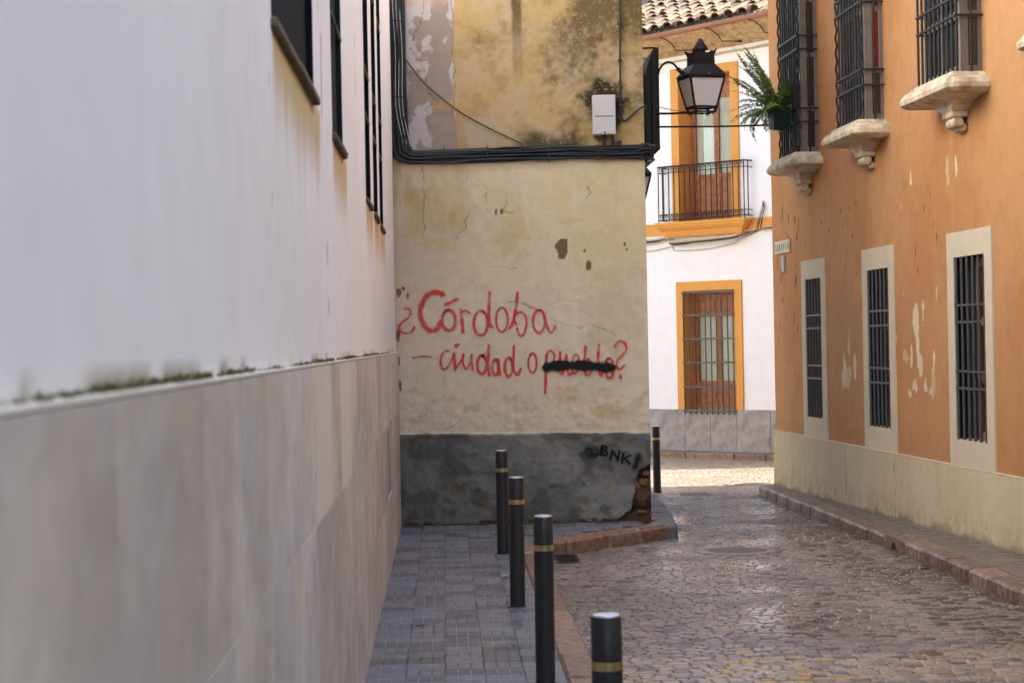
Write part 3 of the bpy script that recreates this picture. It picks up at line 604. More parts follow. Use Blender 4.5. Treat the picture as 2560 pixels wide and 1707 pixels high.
# building mass behind the plaster, with the side wall on the lane
b = MB(); b.prism([(-.6, .06), (1.828, .06), (1.828, 3.9), (-7.2, 13.3), (-12, 13.3), (-12, .06)], -.4, 6.6, 'z'); b.build('building_body', MATS['cream_plaster'], cb)
b = MB(); b.box(1.822, 1.829, .004, .06, .55, 4.95).box(-.6, 1.83, .0, .059, 4.95, 6.6).build('corner_plaster', MATS['cream_plaster'], cb)
b = MB(); b.prism([(-.8, -.3), (2.1, -.3), (2.1, 4.0), (-7.2, 13.6), (-12, 13.6), (-12, -.3)], 6.6, 6.75, 'z'); b.build('roof', MATS['roof_dark'], cb)
for (bx0, bx1, z0, z1) in ((1.72, 1.80, .315, .37), (1.76, 1.815, .40, .44), (1.70, 1.79, .05, .09)):
    MB().cbox(bx0, bx1, -.002, .05, z0, z1, .007, .007).build('brick', MATS['brick'], cb)

# spray paint strokes
def smooth(pts, n=6):
    P = [np.array(p) for p in pts]
    if len(P) < 3: return [P[0]+(P[-1]-P[0])*t for t in np.linspace(0, 1, 6)]
    Q = [2*P[0]-P[1]]+P+[2*P[-1]-P[-2]]; o = []
    for i in range(1, len(Q)-2):
        a, b_, c, d = Q[i-1:i+3]
        for t in np.linspace(0, 1, n, endpoint=False): o.append(.5*((2*b_)+(c-a)*t+(2*a-5*b_+4*c-d)*t*t+(3*b_-a-3*c+d)*t**3))
    return o+[P[-1]]
def ribbon(mb, al, pts, w_, y, fuzz=1.75, core=.58, strength=1):
    P = smooth(pts); k = len(P); o = len(mb.v); tt = []
    T = [(P[min(i+1, k-1)]-P[max(i-1, 0)]) for i in range(k)]; T = [t/(np.linalg.norm(t)+1e-9) for t in T]
    P = [P[0]-T[0]*w_*.5*fuzz, P[0]-T[0]*w_*.3]+P+[P[-1]+T[-1]*w_*.3, P[-1]+T[-1]*w_*.5*fuzz]; T = [T[0]]*2+T+[T[-1]]*2; k += 4
    offs = (-.5*fuzz, -.5*core, 0, .5*core, .5*fuzz)
    for i in range(k):
        nrm = np.array([-T[i][1], T[i][0]]); wv = w_*(1+.12*math.sin(i*.9+o))
        taper = {0: .35, 1: .75, k-2: .75, k-1: .35}.get(i, 1); e = 0 if i in (0, k-1) else 1
        for q in offs:
            p = P[i]+nrm*q*wv*taper; mb.v.append((p[0], y, p[1])); al.append(0 if abs(q) > .5*core else e*strength)
    for i in range(k-1):
        for j in range(4): mb.f.append((o+i*5+j, o+i*5+j+1, o+(i+1)*5+j+1, o+(i+1)*5+j))
def decal(name, strokes, m, y0, crisp=0):
    mb = MB(); al = []
    for i, (w_, pts, st) in enumerate(strokes):
        if i < crisp: ribbon(mb, al, pts, w_*.85, y0-.00012*i, 1.1, .95, st)
        else: ribbon(mb, al, pts, w_, y0-.00012*i, strength=st)
    o = mb.build(name, m, cb); a = o.data.attributes.new('Alpha', 'FLOAT', 'POINT'); a.data.foreach_set('value', np.array(al, np.float32)); return o
GRAFFITI = [
(0.0253, [(-0.316,2.058),(-0.316,2.041)]),
(0.0058, [(-0.315,2.043),(-0.315,2.004)]),
(0.0185, [(-0.345,1.935),(-0.309,1.934),(-0.291,1.902),(-0.313,1.854),(-0.369,1.816),(-0.399,1.777),(-0.385,1.733),(-0.337,1.715),(-0.288,1.73),(-0.263,1.768)]),
(0.0390, [(-0.004,2.059),(-0.048,2.075),(-0.117,2.067),(-0.171,2.016),(-0.203,1.934),(-0.204,1.856),(-0.171,1.778),(-0.123,1.736),(-0.079,1.737),(-0.049,1.766),(-0.034,1.809)]),
(0.0253, [(0.015,1.964),(0.072,1.988),(0.128,2.012)]),
(0.0253, [(0.037,1.915),(0.02,1.906),(0.004,1.889),(-0.007,1.867),(-0.013,1.84),(-0.014,1.812),(-0.009,1.785),(0.002,1.762),(0.016,1.744),(0.034,1.735),(0.052,1.734),(0.07,1.741),(0.086,1.756),(0.098,1.778),(0.105,1.805),(0.106,1.833),(0.102,1.86),(0.093,1.884),(0.079,1.902),(0.062,1.913),(0.043,1.916),(0.025,1.91),(0.009,1.895)]),
(0.0253, [(0.155,1.913),(0.166,1.81),(0.171,1.715)]),
(0.0156, [(0.162,1.893),(0.192,1.909),(0.235,1.887)]),
(0.0234, [(0.364,1.887),(0.346,1.899),(0.327,1.901),(0.308,1.893),(0.292,1.876),(0.279,1.851),(0.271,1.82),(0.269,1.786),(0.272,1.753),(0.282,1.724),(0.295,1.702),(0.313,1.688),(0.332,1.684),(0.351,1.69),(0.368,1.706),(0.381,1.731),(0.39,1.761),(0.393,1.794),(0.391,1.827),(0.382,1.857),(0.369,1.881),(0.352,1.896),(0.333,1.902)]),
(0.0244, [(0.415,2.064),(0.407,1.933),(0.405,1.835),(0.415,1.777),(0.433,1.757)]),
(0.0175, [(0.514,1.926),(0.499,1.916),(0.485,1.896),(0.475,1.87),(0.47,1.838),(0.469,1.805),(0.473,1.774),(0.482,1.746),(0.495,1.726),(0.51,1.715),(0.526,1.714),(0.542,1.723),(0.556,1.741),(0.566,1.767),(0.573,1.797),(0.574,1.83),(0.571,1.862),(0.562,1.89),(0.55,1.912),(0.536,1.924),(0.519,1.927),(0.503,1.92),(0.489,1.903)]),
(0.0234, [(0.665,2.059),(0.656,1.977),(0.638,1.87),(0.616,1.787),(0.588,1.744)]),
(0.0185, [(0.652,1.777),(0.631,1.811),(0.639,1.855),(0.684,1.886),(0.729,1.853),(0.741,1.78),(0.719,1.698),(0.689,1.672),(0.667,1.694),(0.655,1.743)]),
(0.0195, [(0.873,1.895),(0.857,1.902),(0.84,1.898),(0.825,1.886),(0.812,1.865),(0.804,1.838),(0.799,1.807),(0.8,1.776),(0.806,1.746),(0.816,1.722),(0.83,1.705),(0.846,1.698),(0.863,1.699),(0.878,1.711),(0.891,1.73),(0.901,1.757),(0.906,1.787),(0.906,1.819),(0.901,1.848),(0.891,1.873),(0.878,1.891),(0.862,1.901),(0.845,1.9)]),
(0.0195, [(0.83,1.9),(0.884,1.885),(0.911,1.806),(0.928,1.738),(0.953,1.698),(0.983,1.717),(0.998,1.756)]),
(0.0175, [(-0.278,1.496),(-0.195,1.506),(-0.118,1.499)]),
(0.0175, [(0.039,1.55),(-0.0,1.546),(-0.03,1.493),(-0.033,1.435),(-0.013,1.39),(0.017,1.395),(0.052,1.443),(0.082,1.51)]),
(0.0253, [(0.103,1.593),(0.126,1.605)]),
(0.0234, [(0.087,1.53),(0.091,1.452),(0.094,1.378)]),
(0.0146, [(0.094,1.378),(0.119,1.417),(0.154,1.47),(0.17,1.518)]),
(0.0175, [(0.17,1.518),(0.165,1.44),(0.192,1.386),(0.227,1.439),(0.243,1.507)]),
(0.0175, [(0.243,1.517),(0.246,1.439),(0.252,1.375)]),
(0.0234, [(0.355,1.494),(0.344,1.503),(0.331,1.505),(0.319,1.499),(0.308,1.486),(0.299,1.466),(0.294,1.443),(0.293,1.417),(0.295,1.392),(0.301,1.37),(0.31,1.353),(0.321,1.343),(0.334,1.34),(0.346,1.345),(0.358,1.357),(0.367,1.375),(0.372,1.398),(0.375,1.424),(0.373,1.449),(0.367,1.471),(0.359,1.489),(0.348,1.501),(0.335,1.505)]),
(0.0244, [(0.398,1.59),(0.393,1.475),(0.394,1.377),(0.399,1.329)]),
(0.0214, [(0.47,1.456),(0.462,1.464),(0.454,1.466),(0.445,1.46),(0.438,1.449),(0.432,1.433),(0.429,1.413),(0.428,1.391),(0.429,1.37),(0.433,1.352),(0.439,1.337),(0.447,1.328),(0.455,1.326),(0.463,1.33),(0.471,1.34),(0.477,1.356),(0.481,1.375),(0.482,1.397),(0.481,1.418),(0.478,1.437),(0.472,1.453),(0.464,1.462),(0.456,1.466)]),
(0.0195, [(0.481,1.468),(0.486,1.395),(0.494,1.327)]),
(0.0234, [(0.593,1.467),(0.583,1.476),(0.572,1.478),(0.561,1.472),(0.552,1.458),(0.545,1.439),(0.54,1.416),(0.539,1.39),(0.541,1.365),(0.546,1.343),(0.553,1.326),(0.563,1.316),(0.574,1.313),(0.585,1.318),(0.594,1.33),(0.602,1.348),(0.607,1.371),(0.609,1.397),(0.607,1.422),(0.603,1.444),(0.595,1.462),(0.586,1.474),(0.575,1.478)]),
(0.0214, [(0.624,1.583),(0.617,1.471),(0.615,1.383),(0.629,1.344),(0.653,1.324),(0.681,1.377)]),
(0.0185, [(0.782,1.513),(0.771,1.504),(0.762,1.488),(0.755,1.467),(0.751,1.441),(0.75,1.414),(0.753,1.388),(0.759,1.366),(0.768,1.349),(0.779,1.34),(0.79,1.339),(0.801,1.347),(0.811,1.361),(0.818,1.382),(0.823,1.408),(0.824,1.435),(0.822,1.461),(0.816,1.484),(0.808,1.501),(0.797,1.512),(0.786,1.514),(0.775,1.508),(0.765,1.494)]),
(0.0214, [(0.913,1.494),(0.905,1.387),(0.902,1.29),(0.895,1.158)]),
(0.0175, [(0.91,1.465),(0.926,1.523),(0.96,1.532),(0.984,1.493),(0.972,1.425),(0.933,1.386)]),
(0.0234, [(1.038,1.516),(1.031,1.424),(1.03,1.365),(1.049,1.326),(1.074,1.384),(1.091,1.491)]),
(0.0214, [(1.094,1.491),(1.094,1.383),(1.112,1.32),(1.147,1.338)]),
(0.0175, [(1.128,1.402),(1.177,1.421),(1.203,1.469),(1.179,1.497),(1.151,1.47),(1.143,1.382),(1.156,1.324),(1.191,1.347)]),
(0.0253, [(1.266,1.563),(1.256,1.458),(1.25,1.38),(1.273,1.31),(1.305,1.33),(1.314,1.399),(1.286,1.453)]),
(0.0234, [(1.386,1.578),(1.377,1.475),(1.372,1.378),(1.4,1.309),(1.425,1.357)]),
(0.0214, [(1.47,1.455),(1.459,1.446),(1.449,1.43),(1.442,1.408),(1.438,1.383),(1.438,1.356),(1.441,1.33),(1.447,1.307),(1.456,1.291),(1.466,1.282),(1.478,1.281),(1.489,1.288),(1.499,1.303),(1.506,1.324),(1.511,1.349),(1.512,1.376),(1.509,1.403),(1.504,1.426),(1.495,1.443),(1.485,1.453),(1.473,1.456),(1.462,1.45),(1.452,1.436)]),
(0.0195, [(1.524,1.555),(1.544,1.591),(1.592,1.608),(1.63,1.568),(1.621,1.515),(1.579,1.471),(1.549,1.433),(1.543,1.384),(1.572,1.359),(1.612,1.393)]),
(0.0273, [(1.571,1.301),(1.572,1.281)]),
]
STRIKE = (0.0584, [(0.911,1.387),(0.991,1.399),(1.187,1.401),(1.382,1.387),(1.494,1.375)])

o = decal('graffiti_lettering', [(w_*.92, p, .95) for w_, p in GRAFFITI], MATS['spray_red'], -.0085); o['label'] = 'red spray painted words Córdoba ciudad o pueblo'
o = decal('spray_bar', [(STRIKE[0]*1.02, STRIKE[1], 2.2)], MATS['spray_black'], -.0145); o['label'] = 'black spray bar crossing out the last red word'
bw = .023
BN = [(.036, [(1.398, .672), (1.386, .600)], 1.8), (bw, [(1.402, .676), (1.432, .666), (1.424, .640), (1.400, .640)], 1.8), (bw, [(1.402, .636), (1.440, .622), (1.428, .592), (1.392, .604)], 1.8),
    (.026, [(1.486, .632), (1.468, .556)], 1.8), (.022, [(1.490, .630), (1.534, .548)], 1.8), (.024, [(1.548, .620), (1.532, .542)], 1.8),
    (.026, [(1.586, .606), (1.570, .524)], 1.8), (.020, [(1.648, .585), (1.588, .562)], 1.8), (.022, [(1.592, .562), (1.640, .510)], 1.8),
    (.07, [(1.225, .600), (1.285, .618), (1.335, .622)], .55), (.05, [(1.27, .65), (1.335, .650)], .5), (.045, [(1.29, .585), (1.325, .588)], .7),
    (.035, [(1.683, .475), (1.700, .53), (1.722, .585)], .8), (.05, [(1.70, .5), (1.735, .555)], .4)]
o = decal('stencil_lettering', BN, MATS['spray_black'], -.036, 9); o['label'] = 'black stencilled letters BNK with spray smudges on the grey dado'
# ================================================================ orange building on the right
ob = thing('orange_building', 'orange plastered house with barred windows and stone-silled bay windows, right of the lane', 'building', OA, OTH)
LW = [(1.81, 2.58), (4.59, 5.41), (7.54, 8.39)]; LZ0, LZ1 = .768, 2.225
PE = [(3.72, 1.50, .05, .13), (3.55, 1.30, .07, .12), (3.44, 1.17, .06, .08), (3.95, 1.33, .06, .12), (3.72, 1.22, .1, .1), (6.28, 1.74, .07, .12), (6.34, 1.5, .05, .17), (6.43, 1.38, .06, .1), (5.92, 1.40, .08, .05), (6.12, 1.45, .03, .09), (6.23, 1.16, .08, .05), (6.58, 1.2, .05, .07), (6.8, 1.17, .06, .1), (6.05, 1.1, .05, .03), (6.7, 1.15, .04, .04), (5.85, 2.74, .02, .06), (5.86, 2.0, .02, .04), (6.52, 1.85, .02, .09), (6.85, 1.35, .02, .07),
    (6.2, 2.98, .02, .05), (7.35, 2.95, .05, .1), (7.6, 3.0, .03, .12), (9.45, 3.25, .03, .07), (6.95, 1.95, .015, .05), (5.6, 1.6, .03, .04)]
CH = [(RNG.uniform(.25, 1.5), RNG.uniform(1.5, 3.3), RNG.uniform(.015, .05), RNG.uniform(.02, .09)) for _ in range(26)]+[(RNG.uniform(2.6, 4.2), RNG.uniform(2.2, 2.9), RNG.uniform(.012, .035), RNG.uniform(.015, .05)) for _ in range(16)]+[(RNG.uniform(5.4, 7.2), RNG.uniform(2.0, 2.9), RNG.uniform(.01, .02), RNG.uniform(.02, .07)) for _ in range(9)]
def ocol(x, z):
    n1 = fbm(x*.9, z*.9, 5, 1); n2 = fbm(x*5, z*5, 5, 2); n3 = fbm(x*16, z*16, 4, 3); v = fbm(x*4, z*.35, 4, 14)
    c = np.ones(x.shape+(3,))*SA(214, 160, 108, .75); c = mixc(c, SA(206, 146, 94, .72), sstep(.42, .65, n1)*.8); c = mixc(c, SA(212, 162, 110, .75), sstep(.5, .72, v)*.5); c = mixc(c, SA(190, 128, 80, .76), sstep(.55, .75, n2)*.3)
    gr = (1-sstep(.5, 1.0, blob(x, z, 3.7, 1.45, .75, .85)+.6*(n1-.5))); c = mixc(c, SA(190, 148, 110, .78), gr*.6)
    gr = (1-sstep(.5, 1.0, blob(x, z, 6.4, 1.5, .8, .9)+.6*(n1-.5))); c = mixc(c, SA(206, 148, 108, .82), gr*.4)
    wx = x+.10*(fbm(x*9, z*7, 4, 50)-.5); wz = z+.14*(fbm(x*9, z*5, 4, 61)-.5)
    for i, (px, pz, rx, rz) in enumerate(PE):
        m = 1-sstep(.92, 1.02, blob(wx, wz, px, pz, rx*1.25, rz*1.2)+1.5*(n2-.5)+.7*(n3-.5)); c = mixc(c, SA(216, 202, 170, .95) if i % 4 else SA(206, 184, 140, .9), m*.95)
    for (px, pz, rx, rz) in CH:
        b0 = blob(wx, wz, px, pz, rx*.8, rz)+1.6*(n3-.5); c = mixc(c, SA(120, 62, 34, .7), (1-sstep(.7, .95, b0))*.8)
    dust = 1-sstep(0, .25, z-.56-.12*(n2-.5)); c = mixc(c, SA(190, 132, 88, .8), dust*.35)
    return c
def odisp(x, z):
    d = .012*(fbm(x*.7, z*.7, 4, 9)-.5)+.0025*(fbm(x*9, z*9, 4)-.5); n2 = fbm(x*5, z*5, 5, 2); n3 = fbm(x*16, z*16, 4, 3)
    wx = x+.10*(fbm(x*9, z*7, 4, 50)-.5); wz = z+.14*(fbm(x*9, z*5, 4, 61)-.5); m = np.zeros(x.shape)
    for (px, pz, rx, rz) in PE: m = np.maximum(m, 1-sstep(.92, 1.02, blob(wx, wz, px, pz, rx*1.25, rz*1.2)+1.5*(n2-.5)+.7*(n3-.5)))
    return d-.006*m
hx = [v for w_ in LW for v in w_]
grid('wall', lines(0, 9.8, .0155, hx), lines(.5, 4.95, .0155, [LZ0, LZ1]), MATS['orange_attr'], ob, ocol, odisp, [(a, b_, LZ0, LZ1) for a, b_ in LW])
def odado(x, z):
    n1 = fbm(x*1.2, z*1.2, 5, 21); n2 = fbm(x*6, z*4, 5, 22); v = fbm(x*6, z*.6, 4, 24); base = -.0089*np.clip(8.9-x, 0, 10)
    c = np.ones(x.shape+(3,))*SA(214, 200, 170, .92); c = mixc(c, SA(206, 190, 156, .95), sstep(.45, .65, n1)*.7); c = mixc(c, SA(196, 180, 148, .9), sstep(.5, .72, v)*.3); c = mixc(c, SA(212, 196, 150, .92), (1-sstep(.2, 1.8, x))*sstep(.4, .6, n2)*.5)
    h = z-base; dirt = 1-sstep(.0, .025+.10*sstep(.5, .8, fbm(x*2.5, z*2.5, 5, 23)), h); c = mixc(c, SA(120, 100, 74, .7), dirt*.6)
    c = mixc(c, SA(140, 118, 84, .72), (1-sstep(.05, .3, h))*sstep(.5, .62, fbm(x*9, z*9, 4, 28))*.22)
    for cx, z0, z1 in ((5.55, -.1, .5), (3.62, .05, .56), (1.1, .0, .25)):
        d = np.abs(x-cx-.05*(fbm(x*0+cx, z*7, 4)-.5)); c = mixc(c, SA(120, 98, 70, .7), (1-sstep(.002, .011, d))*(z > z0)*(z < z1)*.8)
    return c
g = grid('dado', lines(-.015, 9.8, .02), lines(-.14, .555, .015), MATS['plaster_attr'], ob, odado, lambda x, z: .026+.008*(fbm(x*2, z*2, 4, 9)-.5)+.006*(fbm(x*8, z*8, 4, 19)-.5)*(1-sstep(.1, .4, z)))
b = MB(); b.add([(-.015, -.030, .555), (9.8, -.030, .555), (9.8, .01, .562), (-.015, .01, .562)], [(0, 1, 2, 3)]); b.add([(-.015, -.03, -.3), (-.015, .3, -.3), (-.015, .3, .555), (-.015, -.03, .555)], [(0, 3, 2, 1)]); b.build('dado_ledge', MATS['cream_plaster'], ob)
MB().box(9.8, 16, -.026, 0, -.3, .555).build('dado_extension', MATS['cream_plaster'], ob)
b = MB(); b.box(0, 16, .0, 2.5, 4.95, 6.95); b.box(9.8, 16, .001, 2.5, -.3, 4.95); b.box(.0, .02, .004, .3, .3, 4.95); b.build('upper_wall', MATS['cream_plaster'] if False else mat('orange_plain', S(208, 148, 92, .8), .9, var=.15, scale=3, bump=.2), ob)
Minv = Matrix.LocRotScale(ob.location, ob.rotation_euler, None).inverted()
pl = [(3.815, 24.9), (7.0, 27.2), (15, 27.2), (15, 9.1), (4.76, 9.0), (4.07, 24.55)]
b = MB(); b.prism([tuple((Minv @ Vector((p[0], p[1], 0)))[:2]) for p in pl], -.4, 6.95, 'z'); b.build('building_body', MATS['orange_plain'], ob)
b = MB(); b.prism([tuple((Minv @ Vector((p[0], p[1], 0)))[:2]) for p in ((3.6, 25.1), (7, 27.3), (15, 27.3), (15, 8.8), (4.25, 8.8))], 6.95, 7.07, 'z'); b.build('roof', MATS['roof_dark'], ob)
RIV = MB().box(-.016, .016, -.003, .003, -.014, .014).mesh('rivet', MATS['grey_iron'])
for wi, (a, b_) in enumerate(LW):
    wn = MB().box(a+.0, b_, .10, .115, LZ0, LZ1).build('window', MATS['interior'], ob)
    MB().box(a-.001, a+.012, .004, .10, LZ0, LZ1).box(b_-.012, b_+.001, .004, .1, LZ0, LZ1).box(a, b_, .004, .1, LZ1-.012, LZ1+.001).build('window_lining', MATS['shutter'], wn)
    MB().box(a, b_, -.004, .10, LZ0-.016, LZ0+.004).build('sill', MATS['cream_plaster'], wn)
    # wooden leaf with panes behind the bars
    lf = MB(); lf.box(a+.34, a+.40, .07, .095, LZ0, LZ1-.01).box(b_-.10, b_-.012, .07, .095, LZ0, LZ1-.01)
    for zz in (LZ0, LZ0+.45, LZ0+.9, LZ1-.09): lf.box(a+.34, b_-.012, .072, .093, zz+.004, zz+.07)
    lf.build('window_leaf', MATS['red_wood'] if wi == 2 else MATS['dark_wood'], wn)
    sr = MB(); e0, e1 = a-.19, b_+.19; e2 = LZ1+.20
    for q in ((e0, a, .556, e2), (b_, e1, .556, e2), (a, b_, LZ1, e2), (a, b_, .556, LZ0-.016)): sr.box(q[0], q[1], -.016, .02, q[2], q[3])
    sr.build('window_surround', MATS['cream_plaster'], wn)
    n = 6
    for k in range(n):
        x = a+.04+(b_-a-.08)*k/(n-1); MB().tube([(x, -.004, LZ0), (x, -.004, LZ1)], .0135, 8).build('bar', MATS['grey_iron'], wn)
    for zz in (1.705, 1.84, 1.18, 1.315):
        MB().box(a+.0, b_, -.014, -.004+.006, zz-.009, zz+.009).build('rail', MATS['grey_iron'], wn)
        for k in range(n): mk('rivet', RIV, wn, (a+.04+(b_-a-.08)*k/(n-1), -.0135, zz))

def bay(cx, hw, zb, glass, twisted):
    pj = .205; x0, x1 = cx-hw, cx+hw; zt = 5.7
    p0 = .035
    fr = MB()
    for xa, xb in ((x0+p0, x0+p0+.06), (x1-p0-.06, x1-p0)): fr.box(xa, xb, -pj+.04, -pj+.10, zb, zt)
    for xa, xb in ((x0+p0+.002, x0+p0+.045), (x1-p0-.045, x1-p0-.002)): fr.box(xa, xb, -.03, .0, zb, zt)
    for zz in (zb, zb+.42, zb+.98, zb+1.55, zt-.06):
        fr.box(x0+p0+.06, x1-p0-.06, -pj+.045, -pj+.09, zz, zz+.06)
        for xa, xb in ((x0+p0+.004, x0+p0+.04), (x1-p0-.04, x1-p0-.004)): fr.box(xa, xb, -pj+.1, -.03, zz, zz+.05)
    fr.box(cx-.03, cx+.03, -pj+.043, -pj+.092, zb+.06, zt-.06)
    bo = fr.build('bay_window', MATS['grey_wood'], ob)
    for zz0, zz1, k in ((zb+.05, zb+.42, 0), (zb+.47, zb+.98, 1), (zb+1.03, zb+1.55, 1), (zb+1.6, zt-.06, 1)):
        for xa in (x0+p0+.02, x1-p0-.02): MB().box(xa-.003, xa+.003, -pj+.1, -.03, zz0, zz1).build('side_pane', MATS['red_glass'] if (glass and k) else MATS['dark_pane'], bo)
        for xa, xb in ((x0+p0+.06, cx-.03), (cx+.03, x1-p0-.06)): MB().box(xa, xb, -pj+.06, -pj+.066, zz0+.01, zz1).build('front_pane', MATS['dark_pane'], bo)
    if glass:
        for zz0, zz1 in ((zb+.47, zb+.98), (zb+1.03, zb+1.55)):
            xa = x1-p0-.012
            MB().box(xa, xa+.004, -pj+.1, -pj+.108, zz0, zz1).box(xa, xa+.004, -.038, -.03, zz0, zz1).build('pane_putty', MATS['lead_white'], bo)
    def twist(x, y):
        pts = [(x+.006*math.cos(z*42), y+.006*math.sin(z*42), z) for z in np.arange(zb-.005, zt, .012)]; return MB().tube(pts, .011, 6)
    n = 10
    for k in range(n):
        x = x0+(x1-x0)*k/(n-1)
        if twisted and k in (0, n-1): twist(x, -pj).build('twisted_post', MATS['dark_iron'], bo)
        else: MB().tube([(x, -pj, zb-.005), (x, -pj, zt)], .0105, 8).build('bar', MATS['dark_iron'], bo)
    for xs in (x0, x1): MB().tube([(xs, -pj*.45, zb-.005), (xs, -pj*.45, zt)], .0105, 8).build('bar', MATS['dark_iron'], bo)
    for zz in ((zb+.30, zb+.44, zb+1.05, zb+1.19, zb+1.75) if not (cx > 7) else (zb+.42, zb+.56, zb+1.1, zb+1.24, zb+1.75)):
        r = MB(); r.box(x0-.013, x1+.013, -pj-.016, -pj+.004, zz, zz+.018); r.box(x0-.012, x0+.004, -pj, -.0, zz+.001, zz+.017); r.box(x1-.004, x1+.012, -pj, -.0, zz+.001, zz+.017); r.build('rail', MATS['dark_iron'], bo)
    # stone sill: bull-nosed slab with a smaller upper step
    e = .185; pr = .335; zs = zb-.10
    def ring(x, y, z, r): return [(cx-hw-x, -.0, z), (cx-hw-x, -y+r, z), (cx-hw-x+r*.8, -y, z), (cx+hw+x-r*.8, -y, z), (cx+hw+x, -y+r, z), (cx+hw+x, -.0, z)]
    prof = [(.05, pj+.055, zb-.006, .02), (.055, pj+.065, zb-.035, .02), (.10, pj+.095, zb-.045, .03), (e-.02, pr-.02, zs+.035, .045), (e, pr, zs+.0, .05), (e-.005, pr-.006, zs-.035, .05), (e-.04, pr-.04, zs-.062, .05), (e-.09, pr-.10, zs-.068, .05)]
    prof += [(e-.09-(e+hw-.25)*t, pr-.10-(pr-.24)*t**.7, zs-.068-.085*t**3, .05*(1-t)+.01) for t in (.25, .45, .65, .82, .93, 1.0)]
    s = MB()
    for q in prof: s.v += ring(*q)
    m_ = len(prof)
    s.f.append((0, 1, 2, 3, 4, 5)); s.f.append(tuple((m_-1)*6+i for i in (5, 4, 3, 2, 1, 0)))
    for i in range(m_-1): s.f += [(i*6+j, (i+1)*6+j, (i+1)*6+j+1, i*6+j+1) for j in range(5)]
    so_ = s.build('stone_sill', MATS['bay_stone'], bo, smooth=32)
    zc = zs-.165
    k_ = MB().cbox(cx-.14, cx+.14, -.135, .0, zc-.04, zc+.022, .01); 
    k_.tube([(cx-.125, -.075, zc-.075), (cx-.10, -.075, zc-.075), (cx+.10, -.075, zc-.075), (cx+.125, -.075, zc-.075)], .05, 12, rs=[.036, .046, .046, .036])
    k_.tube([(cx-.10, -.035, zc-.115), (cx+.10, -.035, zc-.115)], .032, 10); k_.build('console', MATS['bay_stone'], bo, smooth=40)
    return bo
bay(2.075, .50, 3.525, False, True); bay(4.85, .51, 3.57, True, True); bay(7.865, .56, 3.615, False, False); bay(10.98, .52, 3.66, False, False)

# ================================================================ far white house across the junction
fh = thing('white_house', 'bright white house with gold trim, balcony and clay tile roof across the junction', 'house', (FP[0], FP[1], 0), -FTH)
WO = (-.545, .475, .470, 2.385); DO = (-.572, .470, 3.46, 5.78)
def fcol(x, z):
    n = fbm(x*1.5, z*1.5, 4); c = np.ones(x.shape+(3,))*SA(234, 235, 241, .90); c = mixc(c, SA(234, 232, 234, .93), sstep(.5, .7, n)*.5); c = mixc(c, SA(242, 228, 206, .92), sstep(5.2, 6.2, z)*.5); return c
ztop = lambda s: 6.13+.033*s
g = grid('wall', lines(-3.5, 4.2, .05, [WO[0], WO[1], DO[0], DO[1]]), lines(.45, 6.2, .05, [WO[2], WO[3], DO[2], DO[3]]), MATS['white_attr'], fh, fcol, lambda x, z: .004*(fbm(x*2, z*2, 4)-.5), [WO, DO])
MB().box(-15, -3.5, 0, .4, -.4, 6.2).build('wall_extension', MATS['white_paint_plain'], fh)
FM = Matrix.LocRotScale(fh.location, fh.rotation_euler, None).inverted()
c1 = np.array(FP)+FT*4.2
pw = [c1-FN*.45-FT*.05, c1+np.array([0, -.0]), (17, c1[1]), (17, 48), (-2, 56), np.array(FP)-FT*15-FN*.4]
b = MB(); b.prism([tuple((FM @ Vector((float(p[0]), float(p[1]), 0)))[:2]) for p in pw], -.4, 6.2, 'z'); b.build('building_body', MATS['white_paint_plain'], fh)
def ring_frame(o4, w_, y0, y1, wt=None, bot=True):
    a, b_, c, d = o4; m = MB(); t = wt or w_
    m.box(a-w_, a, y0, y1, c, d+t).box(b_, b_+w_, y0, y1, c, d+t).box(a, b_, y0, y1, d, d+t); return m
